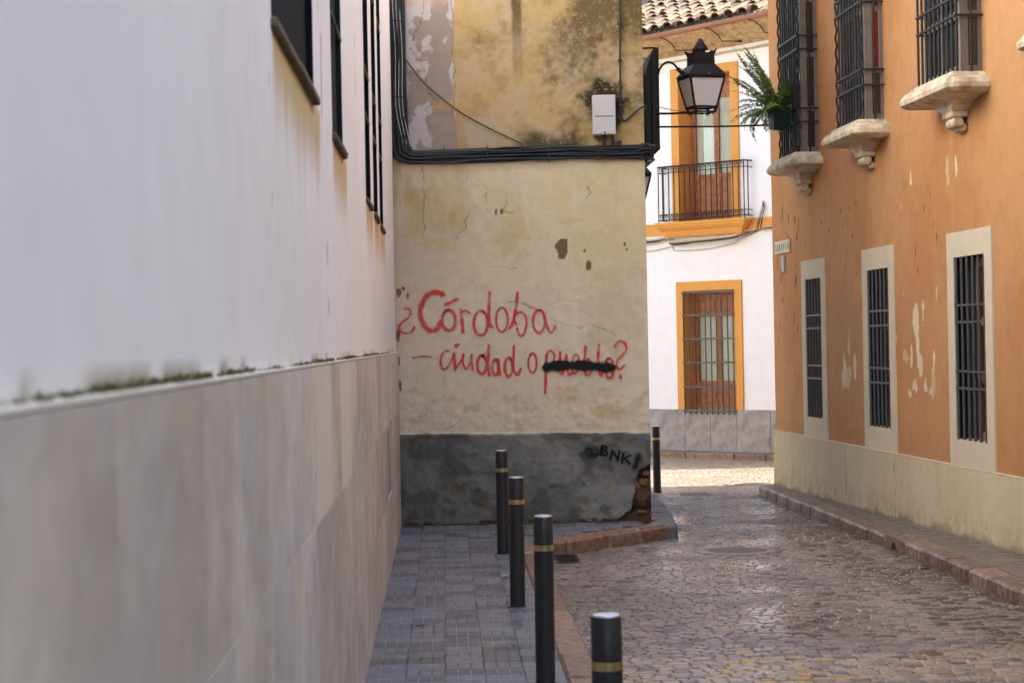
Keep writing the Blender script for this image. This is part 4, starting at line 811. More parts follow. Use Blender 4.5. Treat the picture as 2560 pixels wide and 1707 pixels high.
# street-floor window
wf = ring_frame((WO[0], WO[1], .515, WO[3]), .145, -.03, .02, .145).build('window', MATS['gold_paint'], fh)
MB().box(WO[0]-.001, WO[0]+.006, .0, .24, WO[2], WO[3]).box(WO[1]-.006, WO[1]+.001, .0, .24, WO[2], WO[3]).box(WO[0], WO[1], .0, .24, WO[3]-.006, WO[3]+.001).build('reveal', MATS['gold_paint'], wf)
def french_door(x0, x1, z0, z1, y, parent, zg0, zg1):
    d = MB(); f = .045; d.box(x0, x0+f, y, y+.05, z0, z1).box(x1-f, x1, y, y+.05, z0, z1).box(x0+f, x1-f, y, y+.05, z1-f, z1)
    root = d.build('door', MATS['red_wood'], parent); mid = (x0+x1)/2
    for a, b_ in ((x0+f+.003, mid-.003), (mid+.003, x1-f-.003)):
        s = .045; lf = MB(); lf.box(a, a+s, y+.01, y+.045, z0, z1-f-.003).box(b_-s, b_, y+.01, y+.045, z0, z1-f-.003)
        for q0, q1 in ((z0, z0+.09), (zg0-.07, zg0), (zg1, zg1+.07), (z1-f-.09, z1-f-.003)): lf.box(a+s, b_-s, y+.011, y+.044, q0, q1)
        lo = lf.build('door_leaf', MATS['red_wood'], root)
        return_ = None
    for a, b_ in ((x0+f+.003, mid-.003), (mid+.003, x1-f-.003)):
        for q0, q1 in ((z0+.09, zg0-.07), (zg1+.07, z1-f-.09)):
            MB().box(a+.045, b_-.045, y+.026, y+.036, q0, q1).cbox(a+.075, b_-.075, y+.014, y+.027, q0+.03, q1-.03, .006).build('door_panel', MATS['red_wood'], root)
        MB().box(a+.045, b_-.045, y+.024, y+.027, zg0, zg1).build('glass_pane', MATS['glass'], root)
        cu = MB(); n = 16; vs = []
        for i in range(n+1):
            x = a+.03+(b_-a-.06)*i/n; yy = y+.05+.008*math.sin(i*2.1)
            vs += [(x, yy, zg0-.02), (x, yy, zg1+.02)]
        cu.add(vs, [(2*i, 2*i+2, 2*i+3, 2*i+1) for i in range(n)]); cu.build('curtain', MATS['curtain'], root)
    MB().box(x0, x1, y+.12, y+.13, z0, z1).build('dark_room', MATS['interior'], root)
    return root
french_door(WO[0]+.006, WO[1]-.006, WO[2]+.03, WO[3]-.006, .20, wf, .96, 1.98)
MB().box(WO[0]-.0, WO[1], -.03, .24, WO[2]-.02, WO[2]+.03).build('sill', MATS['far_stone'], wf)
n = 10
for k in range(n):
    x = WO[0]+.01+(WO[1]-WO[0]-.02)*k/(n-1); MB().tube([(x, -.045, WO[2]-.03), (x, -.045, WO[3]-.01)], .010, 6).build('bar', MATS['grey_iron'], wf)
for zz in (.87, 1.25, 1.625, 2.0, .49, 2.36): MB().box(WO[0]-.01, WO[1]+.01, -.062, -.052, zz-.014, zz+.014).build('rail', MATS['grey_iron'], wf)
# balcony door
df = ring_frame((DO[0], DO[1], 3.48, DO[3]), .155, -.03, .02, .13).build('balcony_door', MATS['gold_paint'], fh)
MB().box(DO[0]-.001, DO[0]+.006, .0, .30, 3.47, DO[3]).box(DO[1]-.006, DO[1]+.001, .0, .30, 3.47, DO[3]).box(DO[0], DO[1], .0, .30, DO[3]-.006, DO[3]+.001).build('reveal', MATS['gold_paint'], df)
french_door(DO[0]+.006, DO[1]-.006, 3.49, DO[3]-.006, .26, df, 4.23, 5.42)
# floor band and balcony
MB().box(-3.5, 4.2, -.035, .0, 3.285, 3.465).box(-3.5, 4.2, -.05, -.0351, 3.44, 3.468).build('floor_band', MATS['gold_paint'], fh)
sl = MB(); prof_ = ((.905, .26, 3.472), (.905, .26, 3.436), (.885, .245, 3.424), (.88, .24, 3.40), (.862, .225, 3.378), (.835, .203, 3.352), (.80, .18, 3.332), (.79, .172, 3.30), (.765, .155, 3.262), (.75, .148, 3.245))
for hw_, pj, z_ in prof_: sl.v += [(-.015-hw_, 0, z_), (-.015-hw_, -pj, z_), (-.015+hw_, -pj, z_), (-.015+hw_, 0, z_)]
sl.f += [(0, 1, 2, 3), (39, 38, 37, 36)]+[(i*4+j, (i+1)*4+j, (i+1)*4+j+1, i*4+j+1) for i in range(9) for j in range(3)]
bal = sl.build('balcony', MATS['gold_paint'], fh)
bx0, bx1, by = -.87, .85, -.20; bz0, bz1 = 3.50, 4.355
path = [(bx0, -.0, 0), (bx0, by, 0), (bx1, by, 0), (bx1, -.0, 0)]
for zz, r in ((bz1, .013), (bz1-.095, .007), (bz0+.012, .009), (bz0+.10, .007)):
    MB().tube([(bx0, -.0, zz), (bx0, by, zz)], r, 6).tube([(bx0-r, by, zz), (bx1+r, by, zz)], r, 6).tube([(bx1, by, zz), (bx1, 0, zz)], r, 6).build('rail', MATS['rust_iron'], bal)
nb = 17
def scroll(mb, x, z, y, r):
    mb.tube([(x+r*(1-.06*i/3)*math.cos(i*.6)*(1-i/22), y, z+r*math.sin(i*.6)*(1-i/22)) for i in range(16)], .0055, 4)
scm = MB()
for k in range(nb):
    x = bx0+(bx1-bx0)*k/(nb-1); MB().tube([(x, by, bz0-.03 if k % 4 == 0 else bz0), (x, by, bz1)], .0085, 6).build('baluster', MATS['rust_iron'], bal)
    if k < nb-1:
        xm = x+(bx1-bx0)/(nb-1)/2
        scroll(scm, xm, bz1-.048, by, .038); scroll(scm, xm, bz0+.056, by, .038)
scm.build('scrollwork', MATS['rust_iron'], bal)
for xs in (bx0, bx1):
    MB().tube([(xs, by*.5, bz0), (xs, by*.5, bz1)], .0085, 6).build('baluster', MATS['rust_iron'], bal)
# dado slabs and plinth
cuts = [-3.4, -2.8, -2.25, -1.75, -1.12, -.56, -.045, .481, 1.139, 1.7, 2.3, 2.9, 3.5, 4.2]
for a, b_ in zip(cuts[:-1], cuts[1:]): mk('stone_slab', MB().cbox(-(b_-a)/2+.003, (b_-a)/2-.003, -.025+random.uniform(-.001, .001), .05, -.3, .514, .003).mesh('stone_slab', MATS['far_stone']), fh, ((a+b_)/2, 0, 0))
# cornice boards, gutter, tiles
ze = lambda s: 6.37+.045*s
S0, S1 = -3.2, 4.0
slope_a = math.atan(.045)
nbo = 6
for i in range(nbo):
    t0, t1 = i/nbo, (i+1)/nbo; o0, o1 = .02+.46*t0, .02+.46*t1-.004; q = MB()
    vs = []
    for s_ in (S0, S1):
        for t, of in ((t0, o0), (t1, o1)):
            zz = ztop(s_)+(ze(s_)-ztop(s_)-.02)*t; vs += [(s_, -of, zz), (s_, -of, zz+.03)]
    q.add(vs, [(0, 4, 5, 1), (2, 3, 7, 6), (0, 2, 6, 4), (1, 5, 7, 3), (0, 1, 3, 2), (4, 6, 7, 5)]); q.build('cornice_board', MATS['cornice_wood'], fh)
gp = [(math.cos(a)*.062, math.sin(a)*.062) for a in np.linspace(math.pi, 2*math.pi, 10)]; gi = [(x*.9, z*.9) for x, z in reversed(gp)]
gpoly = gp+gi; q = MB(); n = len(gpoly)
for s_ in (S0, S1): q.v += [(s_, -.56+x, ze(s_)+.055+z) for x, z in gpoly]
q.f += [(i, (i+1) % n, n+(i+1) % n, n+i) for i in range(n)]+[tuple(range(n-1, -1, -1)), tuple(range(n, 2*n))]
gut = q.build('gutter', MATS['gutter'], fh, smooth=40)
MB().tube([(S0, -.622, ze(S0)+.058), (S1, -.622, ze(S1)+.058)], .009, 6).build('gutter_lip', MATS['gutter'], gut)
for s_ in (-1.36, -.45, .47, 1.3, 2.2):
    z_ = ze(s_); MB().tube([(s_, -.60, z_-.01), (s_+.04, -.50, z_-.03), (s_+.07, -.38, z_-.10), (s_+.08, -.30, z_-.19), (s_+.30, -.14, z_-.20)], .009, 6).tube([(s_+.30, -.15, z_-.2), (s_+.30, -.10, z_-.2)], .02, 6).build('gutter_hook', MATS['rust_iron'], gut)
for s_ in (-1.9, -.6, .7, 2.0): MB().box(s_-.012, s_+.012, -.625, -.50, ze(s_)-.009, ze(s_)-.004).build('gutter_strap', MATS['gutter'], gut)
PIT = R(24)
q = MB(); vs = []
for s_ in (-16, 6):
    for of in (.46, -5.5): vs += [(s_, -of, ze(max(min(s_, S1), S0))+.04+(.46-of)*math.tan(PIT)), (s_, -of, ze(max(min(s_, S1), S0))-.0+(.46-of)*math.tan(PIT))]
q.add(vs, [(0, 4, 6, 2), (1, 3, 7, 5), (0, 1, 5, 4), (2, 6, 7, 3), (0, 2, 3, 1), (4, 5, 7, 6)]); rf = q.build('roof', MATS['roof_mortar'], fh)
def tile_mesh(up):
    q = MB(); L = .42; ns = 9; r0, r1, th = (.088, .066, .014) if up else (.075, .085, .012)
    for yy, r in ((0, r0), (L, r1)):
        for rad in (r, r-th):
            for i in range(ns):
                an = math.pi*i/(ns-1); q.v.append((rad*math.cos(an), yy, (rad*math.sin(an))*(1 if up else -1)*.92))
    A, B, C, D = 0, ns, 2*ns, 3*ns
    for i in range(ns-1): q.f += [(A+i, A+i+1, C+i+1, C+i), (B+i, D+i, D+i+1, B+i+1), (A+i, B+i, B+i+1, A+i+1), (C+i, C+i+1, D+i+1, D+i)]
    q.f += [(A, C, D, B), (A+ns-1, B+ns-1, D+ns-1, C+ns-1)]
    return q.mesh('roof_tile', MATS['roof_tile'], 50)
tu, td = tile_mesh(True), tile_mesh(False)
s_ = -2.3; col_i = 0
while s_ < 1.6:
    for rw in range(9):
        t = rw*.30; of = .53+random.uniform(-.025, .03)-t*math.cos(PIT); zz = ze(s_)+.085+t*math.sin(PIT)
        o = mk('roof_tile', tu, rf, (s_+random.uniform(-.012, .012), -of, zz+.045+random.uniform(-.008, .012)), (PIT-.04+random.uniform(-.03, .03), -slope_a, random.uniform(-.07, .07)), [random.uniform(1.0, 1.16)]*3)
        if rw < 8: mk('roof_tile', td, rf, (s_+.122+random.uniform(-.008, .008), -of+.02, zz+.03), (PIT-.04, -slope_a, random.uniform(-.04, .04)))
    s_ += .245
b = MB()
for _ in range(500):
    x = random.uniform(-2.2, 3); z_ = ze(x)+.13+random.uniform(-.05, .0); h = random.uniform(.01, .04); b.add([(x-.012, -.53, z_), (x+.012, -.535, z_), (x+random.uniform(-.02, .02), -.56, z_-h)], [(0, 1, 2)])
stuff(b.build('roof_moss', MATS['moss'], rf))
# cables on the far house
def cable(name, pts, r, m, parent, n=6): 
    return MB().tube([tuple(p) for p in smooth3(pts)], r, n).build(name, m, parent, smooth=60)
def smooth3(pts, n=5):
    P = [np.array(p, float) for p in pts]
    if len(P) < 3: return P
    Q = [2*P[0]-P[1]]+P+[2*P[-1]-P[-2]]; o = []
    for i in range(1, len(Q)-2):
        a, b_, c, d = Q[i-1:i+3]
        for t in np.linspace(0, 1, n, endpoint=False): o.append(.5*((2*b_)+(c-a)*t+(2*a-5*b_+4*c-d)*t*t+(3*b_-a-3*c+d)*t**3))
    return o+[P[-1]]
fc = thing('facade_cables', 'bundle of pale cables sagging under the gold floor band of the white house', 'cables', (FP[0], FP[1], 3.2), -FTH)
for i in range(5):
    j = lambda: random.uniform(-.012, .012)
    cable('cable', [(-3.4, -.02-.004*i, .03-.018*i), (-1.35, -.03-.004*i, .03-.016*i+j()), (-.85, -.03-.004*i, .045-.014*i+j()), (-.66, -.18+.02*i, -.035-.012*i+j()), (-.1, -.19+.01*i, -.02-.012*i+j()), (.57, -.18, 0-.014*i+j()), (.80, -.05, .07-.013*i+j()), (1.25, -.04, .075+.012*i+j()), (2.4, -.03, .08-.01*i)], .011 if i != 2 else .013, MATS['cable_white'] if i not in (2, 3) else MATS['cable_brown'], fc)
cable('cable', [(-3.4, -.02, -.17), (-1.35, -.02, -.155), (-.8, -.02, -.10), (-.75, -.02, -.11), (-.66, -.02, -.17), (-.03, -.02, -.165), (.5, -.02, -.10), (.6, -.03, -.03), (.85, -.05, .06)], .008, MATS['cable_white'], fc)
for i in range(3): cable('cable', [(.9+.06*i, -.04, .07), (1.0+.05*i, -.06, .26+.04*i), (1.06+.03*i, -.05, .40), (1.08, -.03, .52)], .007, MATS['cable_brown'] if i else MATS['cable_white'], fc)
tc_ = thing('eave_cables', 'thin pale cables clipped along the top of the white house wall below the eave', 'cables', (FP[0], FP[1], 6.08), -FTH)
for i in range(3):
    cable('cable', [(s_, -.015-.006*i, .033*s_-.012+.012*i-.03+random.uniform(-.01, .01)) for s_ in np.arange(-3.2, 3.3, .45)], .010, MATS['cable_white'], tc_)
# far pavement
fp = MB(); fp.box(-15, 4.3, -.60, .0, -.4, -.135); pavf = struct(fp.build('pavement', MATS['slab_grey'])); pavf.location = (FP[0], FP[1], 0); pavf.rotation_euler = (0, 0, -FTH)
kx = -3.2; grey = True
for l in (.6, .62, .55, .42, .42, .62, .95, .6, .7, .7, .7):
    m = MATS['kerb_grey'] if kx < -.75 else MATS['kerb_red']
    mk('kerb_stone', MB().cbox(-l/2+.005, l/2-.005, -.74, -.605, -.33, -.125, .015, .004).mesh('kerb_stone', m), pavf, (kx+l/2, 0, random.uniform(-.006, .006))); kx += l

# unseen block added right of the camera to shade the lane and even its light
sq = thing('added_shade_block', 'unseen cream block added to the right of the camera to shade the lane', 'house', (8.6, -3, 0))
MB().box(0, 8, -14, 12.25, -.45, 11.5).build('wall', MATS['cream_plaster'], sq)
MB().box(-.4, 8.2, -14.3, 12.4, 11.5, 11.7).build('roof', MATS['roof_dark'], sq)
# ================================================================ street furniture and small things
# ---- bollards
BH, BR = .793, .0465
m_body = MB().lathe([(BR, -.02), (BR, BH-.166)], 28).lathe([(BR, BH-.138), (BR, BH-.012), (BR-.003, BH-.006)], 28).mesh('post', MATS['bollard_paint'], 50)
m_band = MB().lathe([(BR-.004, BH-.166), (BR+.0012, BH-.165), (BR+.0012, BH-.139), (BR-.004, BH-.138)], 28).mesh('band', MATS['bollard_band'], 50)
m_cap = MB().lathe([(BR-.003, BH-.006), (BR-.006, BH-.001), (BR-.02, BH+.001), (.004, BH+.002)], 28).mesh('cap', MATS['bollard_cap'], 50)
m_foot = MB().lathe([(BR+.012, -.01), (BR+.012, .002), (BR+.001, .004)], 28).mesh('foot_ring', MATS['concrete'], 40)
for x, y, z, rz, lab in ((.469, 6.476, 0, .3, 'nearest black metal bollard at the bottom edge, only its top showing'), (.448, 10.252, 0, 1.1, 'second black bollard from the front, tall with a brass coloured band'), (.418, 13.262, 0, 2.0, 'third black bollard from the front on the tiled pavement'), (.421, 16.625, 0, 4.0, 'fourth black bollard, standing just before the grey dado wall'), (2.503, 25.847, zr(25.85), 5.0, 'small distant black bollard standing at the corner of the junction')):
    t = thing('bollard', lab, 'bollard', (x, y, z), rz, 'black bollards with a metal band'); t.rotation_euler = (R(random.uniform(-.6, .6)), R(random.uniform(-.6, .6)), rz)
    for nm, me in (('post', m_body), ('band', m_band), ('cap', m_cap), ('foot_ring', m_foot)): mk(nm, me, t)

# ---- cable bundle on the centre building
cbl = thing('cable_bundle', 'thick bundle of black cables bent round the stained wall between beige and ochre plaster', 'cables', (0, 19.48, 3.2))
NC = 19
for i in range(NC):
    f = i/(NC-1); rad = random.uniform(.0065, .0105); vx = -.435+.14*f+random.uniform(-.004, .004); hz = .035+.125*f
    layer = -.022-.016*random.choice((0, 0, 1, 1.6)); rb = .028+.05*(1-f)
    wob = lambda s=.012: random.uniform(-s, s)
    pts = [(vx+wob(.006), layer, 2.6), (vx+wob(.01), layer+wob(.006), 1.9), (vx+wob(.01), layer, 1.3), (vx+wob(.006), layer, .7), (vx+.01, layer, hz+rb*2.0+.05), (vx+rb*.25+.01, layer-.01, hz+rb*.75), (vx+rb*1.1, layer-.01, hz+.012), (vx+rb*2.4, layer, hz-.02*f-.004)]
    for xx in np.arange(.0, 1.75, .29): pts.append((xx+.1*random.random(), layer+wob(.006), hz-.015*f+.022*math.sin(xx*1.7-.4)*.6+wob(.010)))
    xe = 1.86+random.uniform(0, .05)
    pts += [(1.80, layer, hz+wob()), (xe, -.005, hz+wob(.015)), (xe+.012, .12, hz+wob(.02)), (xe, .8, hz-.02)]
    cable('cable', pts, rad, MATS['cable_black'], cbl, 7)
for i in range(3):   # loose grey-white strands in the upright run
    x0 = -.40+.03*i
    cable('cable', [(x0+.012, -.046, 2.6), (x0-.004, -.05, 1.6), (x0+.016, -.052, 1.0), (x0+.01, -.052, .55), (x0+.07, -.052, .2)], .0042, MATS['box_grey'], cbl, 5)
for xx in (.03, .42, .97, 1.41): MB().box(xx-.005, xx+.005, -.058, .0, .026, .172).build('cable_clip', MATS['cable_black'], cbl)
for zz in (.62, 1.3): MB().box(-.43, -.29, -.056, -.0, zz-.005, zz+.005).build('cable_clip', MATS['cable_black'], cbl)
lc = thing('loose_cable', 'thin dark cable sagging diagonally from the upright bundle to the horizontal bundle', 'cable', (-.346, 19.46, 4.26))
cable('cable', [(-.01, -.02, .25), (0, -.01, 0), (.15, -.005, -.24), (.27, -.004, -.37), (.5, -.004, -.56), (.75, -.004, -.71), (.95, -.004, -.81), (1.09, -.01, -.88)], .006, MATS['cable_brown'], lc, 6)
cd = thing('drop_cable', 'thin black cable running down beside the grey meter box and looping round the corner', 'cable', (1.62, 19.46, 3.6))
cable('cable', [(.01, -.006, 1.4), (.008, -.006, 1.0), (.004, -.006, .52), (0, -.006, .1), (.006, -.008, .01), (.04, -.008, -.02), (.10, -.008, .03), (.16, -.008, .08), (.215, -.008, .105), (.23, .1, .11), (.24, .9, .12)], .009, MATS['cable_black'], cd, 7)
for zz in (.52, .85, .12): MB().box(-.016, .022, -.018, .02, zz-.007, zz+.007).build('cable_clip', MATS['cable_black'], cd)
# ---- meter box
bx = thing('meter_box', 'pale grey metal junction box on the mould-blackened ochre wall above the cables', 'box', (1.466, 19.475, 3.448))
MB().cbox(-.1025, .1025, -.115, -.0, 0, .355, .006).build('case', MATS['box_grey'], bx)
dr = MB().cbox(-.098, .098, -.1215, -.1155, .006, .162, .002).cbox(-.098, .098, -.1215, -.1155, .167, .349, .002).build('door', MATS['box_grey'], bx)
MB().box(-.085, .085, -.1225, -.1216, .160, .1635).build('seam', MATS['cable_brown'], dr)
MB().lathe([(.008, 0), (.008, .012)], 10).build('latch', MATS['dark_iron'], dr).location = (.0, -.124, .012)
for xx in (-.005, .07): MB().tube([(xx, -.06, .0), (xx, -.06, -.09)], .014, 8).build('conduit', MATS['cable_black'], bx)
MB().box(.095, .15, -.04, -.02, -.075, -.055).box(.14, .155, -.045, -.015, -.085, -.045).build('bolt', MATS['dark_iron'], bx)

# ---- iron window cage on the side of the centre building
wc = thing('window_cage', 'black iron window cage with flared top jutting from the lane side of the stained building', 'window cage', (1.83, 22.0, 3.52))
prof = [(.0, .03), (.325, .03), (.33, .98), (.295, .98), (.07, .32), (.0, .32)]
MB().prism([(x, z) for x, z in prof], -.5, -.485, 'y').build('side_panel', MATS['dark_iron'], wc)
MB().prism([(x, z) for x, z in prof], .7, .715, 'y').build('side_panel', MATS['dark_iron'], wc)
MB().box(.30, .325, -.485, .7, .03, .98).build('front_panel', MATS['dark_iron'], wc)
for k in range(5):
    yy = -.49+k*.3; MB().tube([(.335, yy, .02), (.338, yy, .99)], .011, 6).build('bar', MATS['dark_iron'], wc)
for k in range(4):
    xx = .06+k*.07; MB().tube([(xx, -.512, .03), (xx, -.512, .32+min(.66, max(0, (xx-.07)*2.93)))], .008, 6).build('bar', MATS['dark_iron'], wc)
for zz in (.24, .52, .80): MB().box(.325, .345, -.51, .71, zz, zz+.02).build('rail', MATS['dark_iron'], wc)
MB().tube([(.0, -.495, .975), (.32, -.495, .985)], .009, 6).tube([(.004, -.495, .975), (.004, -.495, .85)], .009, 6).build('top_rod', MATS['rust_iron'], wc)
cs = MB()
for hw_, pj, zz in ((.62, .345, .03), (.62, .345, -.02), (.5, .27, -.09), (.3, .12, -.2), (.2, .03, -.27)): cs.v += [(-.0, -hw_+.1, zz), (pj, -hw_+.1, zz), (pj, hw_+.1, zz), (-.0, hw_+.1, zz)]
cs.f.append((0, 1, 2, 3)); cs.f.append((19, 18, 17, 16))
for i in range(4): cs.f += [(i*4+j, (i+1)*4+j, (i+1)*4+j+1, i*4+j+1) for j in range(3)]
cs.build('stone_corbel', mat('dark_corbel', S(96, 72, 58, .6), .9, var=.4, bump=.5), wc)

# ---- street lanterns
def lantern(label, loc, rz, arm):
    t = thing('street_lantern', label, 'street lamp', loc, rz, 'wall lanterns of black iron')
    def sq(h0, z0, h1, z1, mb): mb.add([(-h0,-h0,z0),(h0,-h0,z0),(h0,h0,z0),(-h0,h0,z0),(-h1,-h1,z1),(h1,-h1,z1),(h1,h1,z1),(-h1,h1,z1)], [(0,3,2,1),(4,5,6,7)]+[(i,(i+1)%4,4+(i+1)%4,4+i) for i in range(4)])
    zb, zt = .06, .345; hb, ht = .112, .178
    fr = MB()
    for sx, sy in ((-1,-1),(1,-1),(1,1),(-1,1)): fr.tube([(sx*hb, sy*hb, zb-.02), (sx*ht, sy*ht, zt)], .013, 4)
    for h, z in ((hb, zb), (ht, zt)):
        for a, c in (((-1,-1),(1,-1)),((1,-1),(1,1)),((1,1),(-1,1)),((-1,1),(-1,-1))): fr.tube([(a[0]*h, a[1]*h, z), (c[0]*h, c[1]*h, z)], .014, 4)
    fr.build('frame', MATS['dark_iron'], t)
    for k in range(4):
        an = k*math.pi/2; c, s = math.cos(an), math.sin(an); P = [(-hb, -hb, zb), (hb, -hb, zb), (ht, -ht, zt), (-ht, -ht, zt)]
        MB().add([(x*c-y*s, x*s+y*c, z) for x, y, z in P], [(0,1,2,3)]).build('pane', MATS['milk'], t)
    bt = MB()
    for a, c in (((-1,-1),(1,-1)),((1,-1),(1,1)),((1,1),(-1,1)),((-1,1),(-1,-1))): bt.tube([(a[0]*.1, a[1]*.1, .012), (c[0]*.1, c[1]*.1, .012)], .012, 4)
    for sx, sy in ((-1,-1),(1,-1),(1,1),(-1,1)): bt.tube([(sx*.1, sy*.1, .0), (sx*.108, sy*.108, zb)], .016, 5); bt.tube([(sx*.085, sy*.085, -.018), (sx*.085, sy*.085, .01)], .006, 5)
    bt.build('base_ring', MATS['dark_iron'], t)
    rf_ = MB(); sq(.192, zt+.012, .188, zt+.03, rf_); sq(.188, zt+.03, .150, zt+.085, rf_); sq(.15, zt+.085, .108, zt+.135, rf_); sq(.108, zt+.135, .104, zt+.235, rf_)
    ro_ = rf_.build('roof', MATS['dark_iron'], t)
    vt = MB()
    for k in range(4):
        an = k*math.pi/2; c, s = math.cos(an), math.sin(an)
        for i in range(6):
            x0 = -.06+i*.022; P = [(x0, -.1085, zt+.165), (x0+.009, -.1085, zt+.165), (x0+.009, -.1085, zt+.188), (x0, -.1085, zt+.188)]
            vt.add([(x*c-y*s, x*s+y*c, z) for x, y, z in P], [(0,1,2,3)])
    vt.build('vent_slots', MATS['interior'], ro_)
    cr = MB()
    for k in range(4):
        an = k*math.pi/2; c, s = math.cos(an), math.sin(an)
        P = [(-.104, -.105, zt+.225), (.104, -.105, zt+.225), (.128, -.128, zt+.285), (.095, -.112, zt+.262), (.075, -.118, zt+.272), (.05, -.108, zt+.25), (-.05, -.108, zt+.25), (-.075, -.118, zt+.272), (-.095, -.112, zt+.262), (-.128, -.128, zt+.285)]
        Q = [(x*.93, y+.006, z) for x, y, z in P]; n = len(P)
        cr.add([(x*c-y*s, x*s+y*c, z) for x, y, z in P+Q], [tuple(range(n)), tuple(range(2*n-1, n-1, -1))]+[(i, n+i, n+(i+1) % n, (i+1) % n) for i in range(n)])
    cr.build('crown', MATS['dark_iron'], t)
    MB().lathe([(.048, zt+.22), (.048, zt+.285), (.079, zt+.287), (.076, zt+.296), (.02, zt+.388), (.014, zt+.395)], 20).build('cap', MATS['dark_iron'], t, smooth=40)
    MB().lathe([(.016, .13), (.03, .15), (.034, .22), (.024, .30), (.024, .345)], 14).build('bulb', MATS['cable_brown'], t, smooth=60)
    MB().box(-.16, .16, -.16, .16, .35, .354).build('added_reflector', MATS['white_paint_plain'], t)  # white plate added under the roof to bounce light onto the panes
    MB().lathe([(.022, .27), (.022, .36)], 12).build('lamp_holder', MATS['dark_iron'], t)
    MB().lathe([(.006, 0), (.006, .006)], 8).build('bolt', MATS['bollard_cap'], t).matrix_local = Matrix.Translation((.01, -.192, zt+.03)) @ Matrix.Rotation(R(90), 4, 'X')
    if arm:
        inv = Matrix.LocRotScale(t.location, t.rotation_euler, None).inverted()
        for nm, pts, r_, mm in arm:
            cable(nm, [tuple(inv @ Vector(p)) for p in pts], r_, mm, t, 8)
    return t
lantern('large black iron street lantern with milky panes hanging out over the lane', (2.595, 21.5, 3.845), R(14), [
    ('scroll_arm', [(2.16, 21.5, 4.12), (2.165, 21.5, 4.22), (2.20, 21.5, 4.315), (2.265, 21.5, 4.36), (2.33, 21.5, 4.335), (2.38, 21.5, 4.27), (2.44, 21.5, 4.235)], .011, MATS['rust_iron']),
    ('lower_arm', [(2.13, 21.5, 3.853), (2.3, 21.5, 3.85), (2.40, 21.5, 3.855), (2.50, 21.45, 3.85)], .011, MATS['rust_iron']),
    ('arm_joint', [(2.36, 21.5, 4.30), (2.385, 21.5, 4.27), (2.43, 21.5, 4.24)], .02, MATS['dark_iron']),
    ('stay_wire', [(2.13, 21.5, 3.93), (2.3, 21.5, 3.885), (2.46, 21.45, 3.86)], .004, MATS['grey_iron'])])
lantern('black lantern with pale pane mostly hidden behind the corner of the stained building', (2.095, 24.0, 3.075), R(10), [('lower_arm', [(1.3, 23.9, 3.1), (1.6, 24, 3.1), (2.0, 24, 3.09)], .012, MATS['rust_iron'])])
# ---- tie rod across the lane
p_to = l2w(ob, (1.60, -.205, 3.90)); p_fr = Vector((2.155, 21.5, 3.72))
tr = thing('tie_rod', 'thin rusty rod spanning the lane from the window cage to the orange house', 'rod', p_fr)
MB().tube([(0, 0, 0), tuple((p_to-p_fr)*.5+Vector((0, 0, -.006))), tuple(p_to-p_fr)], .0095, 6).build('rod', MATS['rust_iron'], tr)
MB().lathe([(.02, -.01), (.02, .01)], 8).build('end_plate', MATS['rust_iron'], tr)

# ---- hanging fern
fo = l2w(ob, (2.12, -.335, 3.79)); fe = thing('hanging_fern', 'green fern spilling from a dark green planter hung on the first orange bay window', 'potted plant', fo, OTH+R(6))
pt = MB()
for h0, h1, z in ((.095, .075, 0), (.125, .10, .19), (.135, .11, .195), (.135, .11, .225), (.122, .098, .225), (.118, .094, .19)): pt.v += [(-h0, -h1, z), (h0, -h1, z), (h0, h1, z), (-h0, h1, z)]
pt.f += [(0, 3, 2, 1), (20, 21, 22, 23)]+[(i*4+j, i*4+(j+1) % 4, (i+1)*4+(j+1) % 4, (i+1)*4+j) for i in range(5) for j in range(4)]
o = pt.build('planter', MATS['pot_green'], fe); o.rotation_euler = (R(-7), R(5), 0)
MB().box(-.11, .11, -.09, .09, .185, .20).build('soil', MATS['soil'], o)
MB().tube([(-.1, .09, .21), (-.1, .125, .24), (-.1, .125, .18)], .006, 5).tube([(.1, .09, .21), (.1, .125, .24), (.1, .125, .18)], .006, 5).build('hook', MATS['dark_iron'], o)
def frond_mesh(L, rise, droop, seed):
    rd = random.Random(seed); n = 30; pts = []; x = z = 0; an = rise
    for i in range(n+1):
        pts.append((x, z)); x += L/n*math.cos(an); z += L/n*math.sin(an); an -= droop/n*(1+.8*i/n)
    q = MB(); q.tube([(p[0], 0, p[1]) for p in pts[::3]], .002, 4, rs=[.0028*(1-.7*i/(n//3)) for i in range(n//3+1)])
    stem_f = len(q.f)
    for i in range(2, n):
        t = i/n; ln = (.052*math.sin(math.pi*min(1, .12+.9*t))**.7+.006)*(L/.55)**.5; w_ = .0115
        dx, dz = pts[i][0]-pts[i-1][0], pts[i][1]-pts[i-1][1]; l = math.hypot(dx, dz); dx /= l; dz /= l
        for sd_ in (-1, 1):
            if rd.random() < .05: continue
            bx_, bz_ = pts[i]; up = rd.uniform(-.25, .35)*ln; fw = rd.uniform(.1, .35)*ln
            tip = (bx_+dx*fw-dz*up, sd_*ln*rd.uniform(.85, 1.1), bz_+dz*fw+dx*up)
            m1 = (bx_+dx*(fw*.45+w_), sd_*ln*.45, bz_+dz*(fw*.45+w_)); m2 = (bx_+dx*(fw*.45-w_), sd_*ln*.45, bz_+dz*(fw*.45-w_))
            q.add([(bx_, 0, bz_), m1, tip, m2], [(0, 1, 2, 3)])
    me = q.mesh('frond', MATS['fern_leaf']); me.materials.append(MATS['fern_stem'])
    for p in me.polygons[:stem_f]: p.material_index = 1
    return me
FV = {}
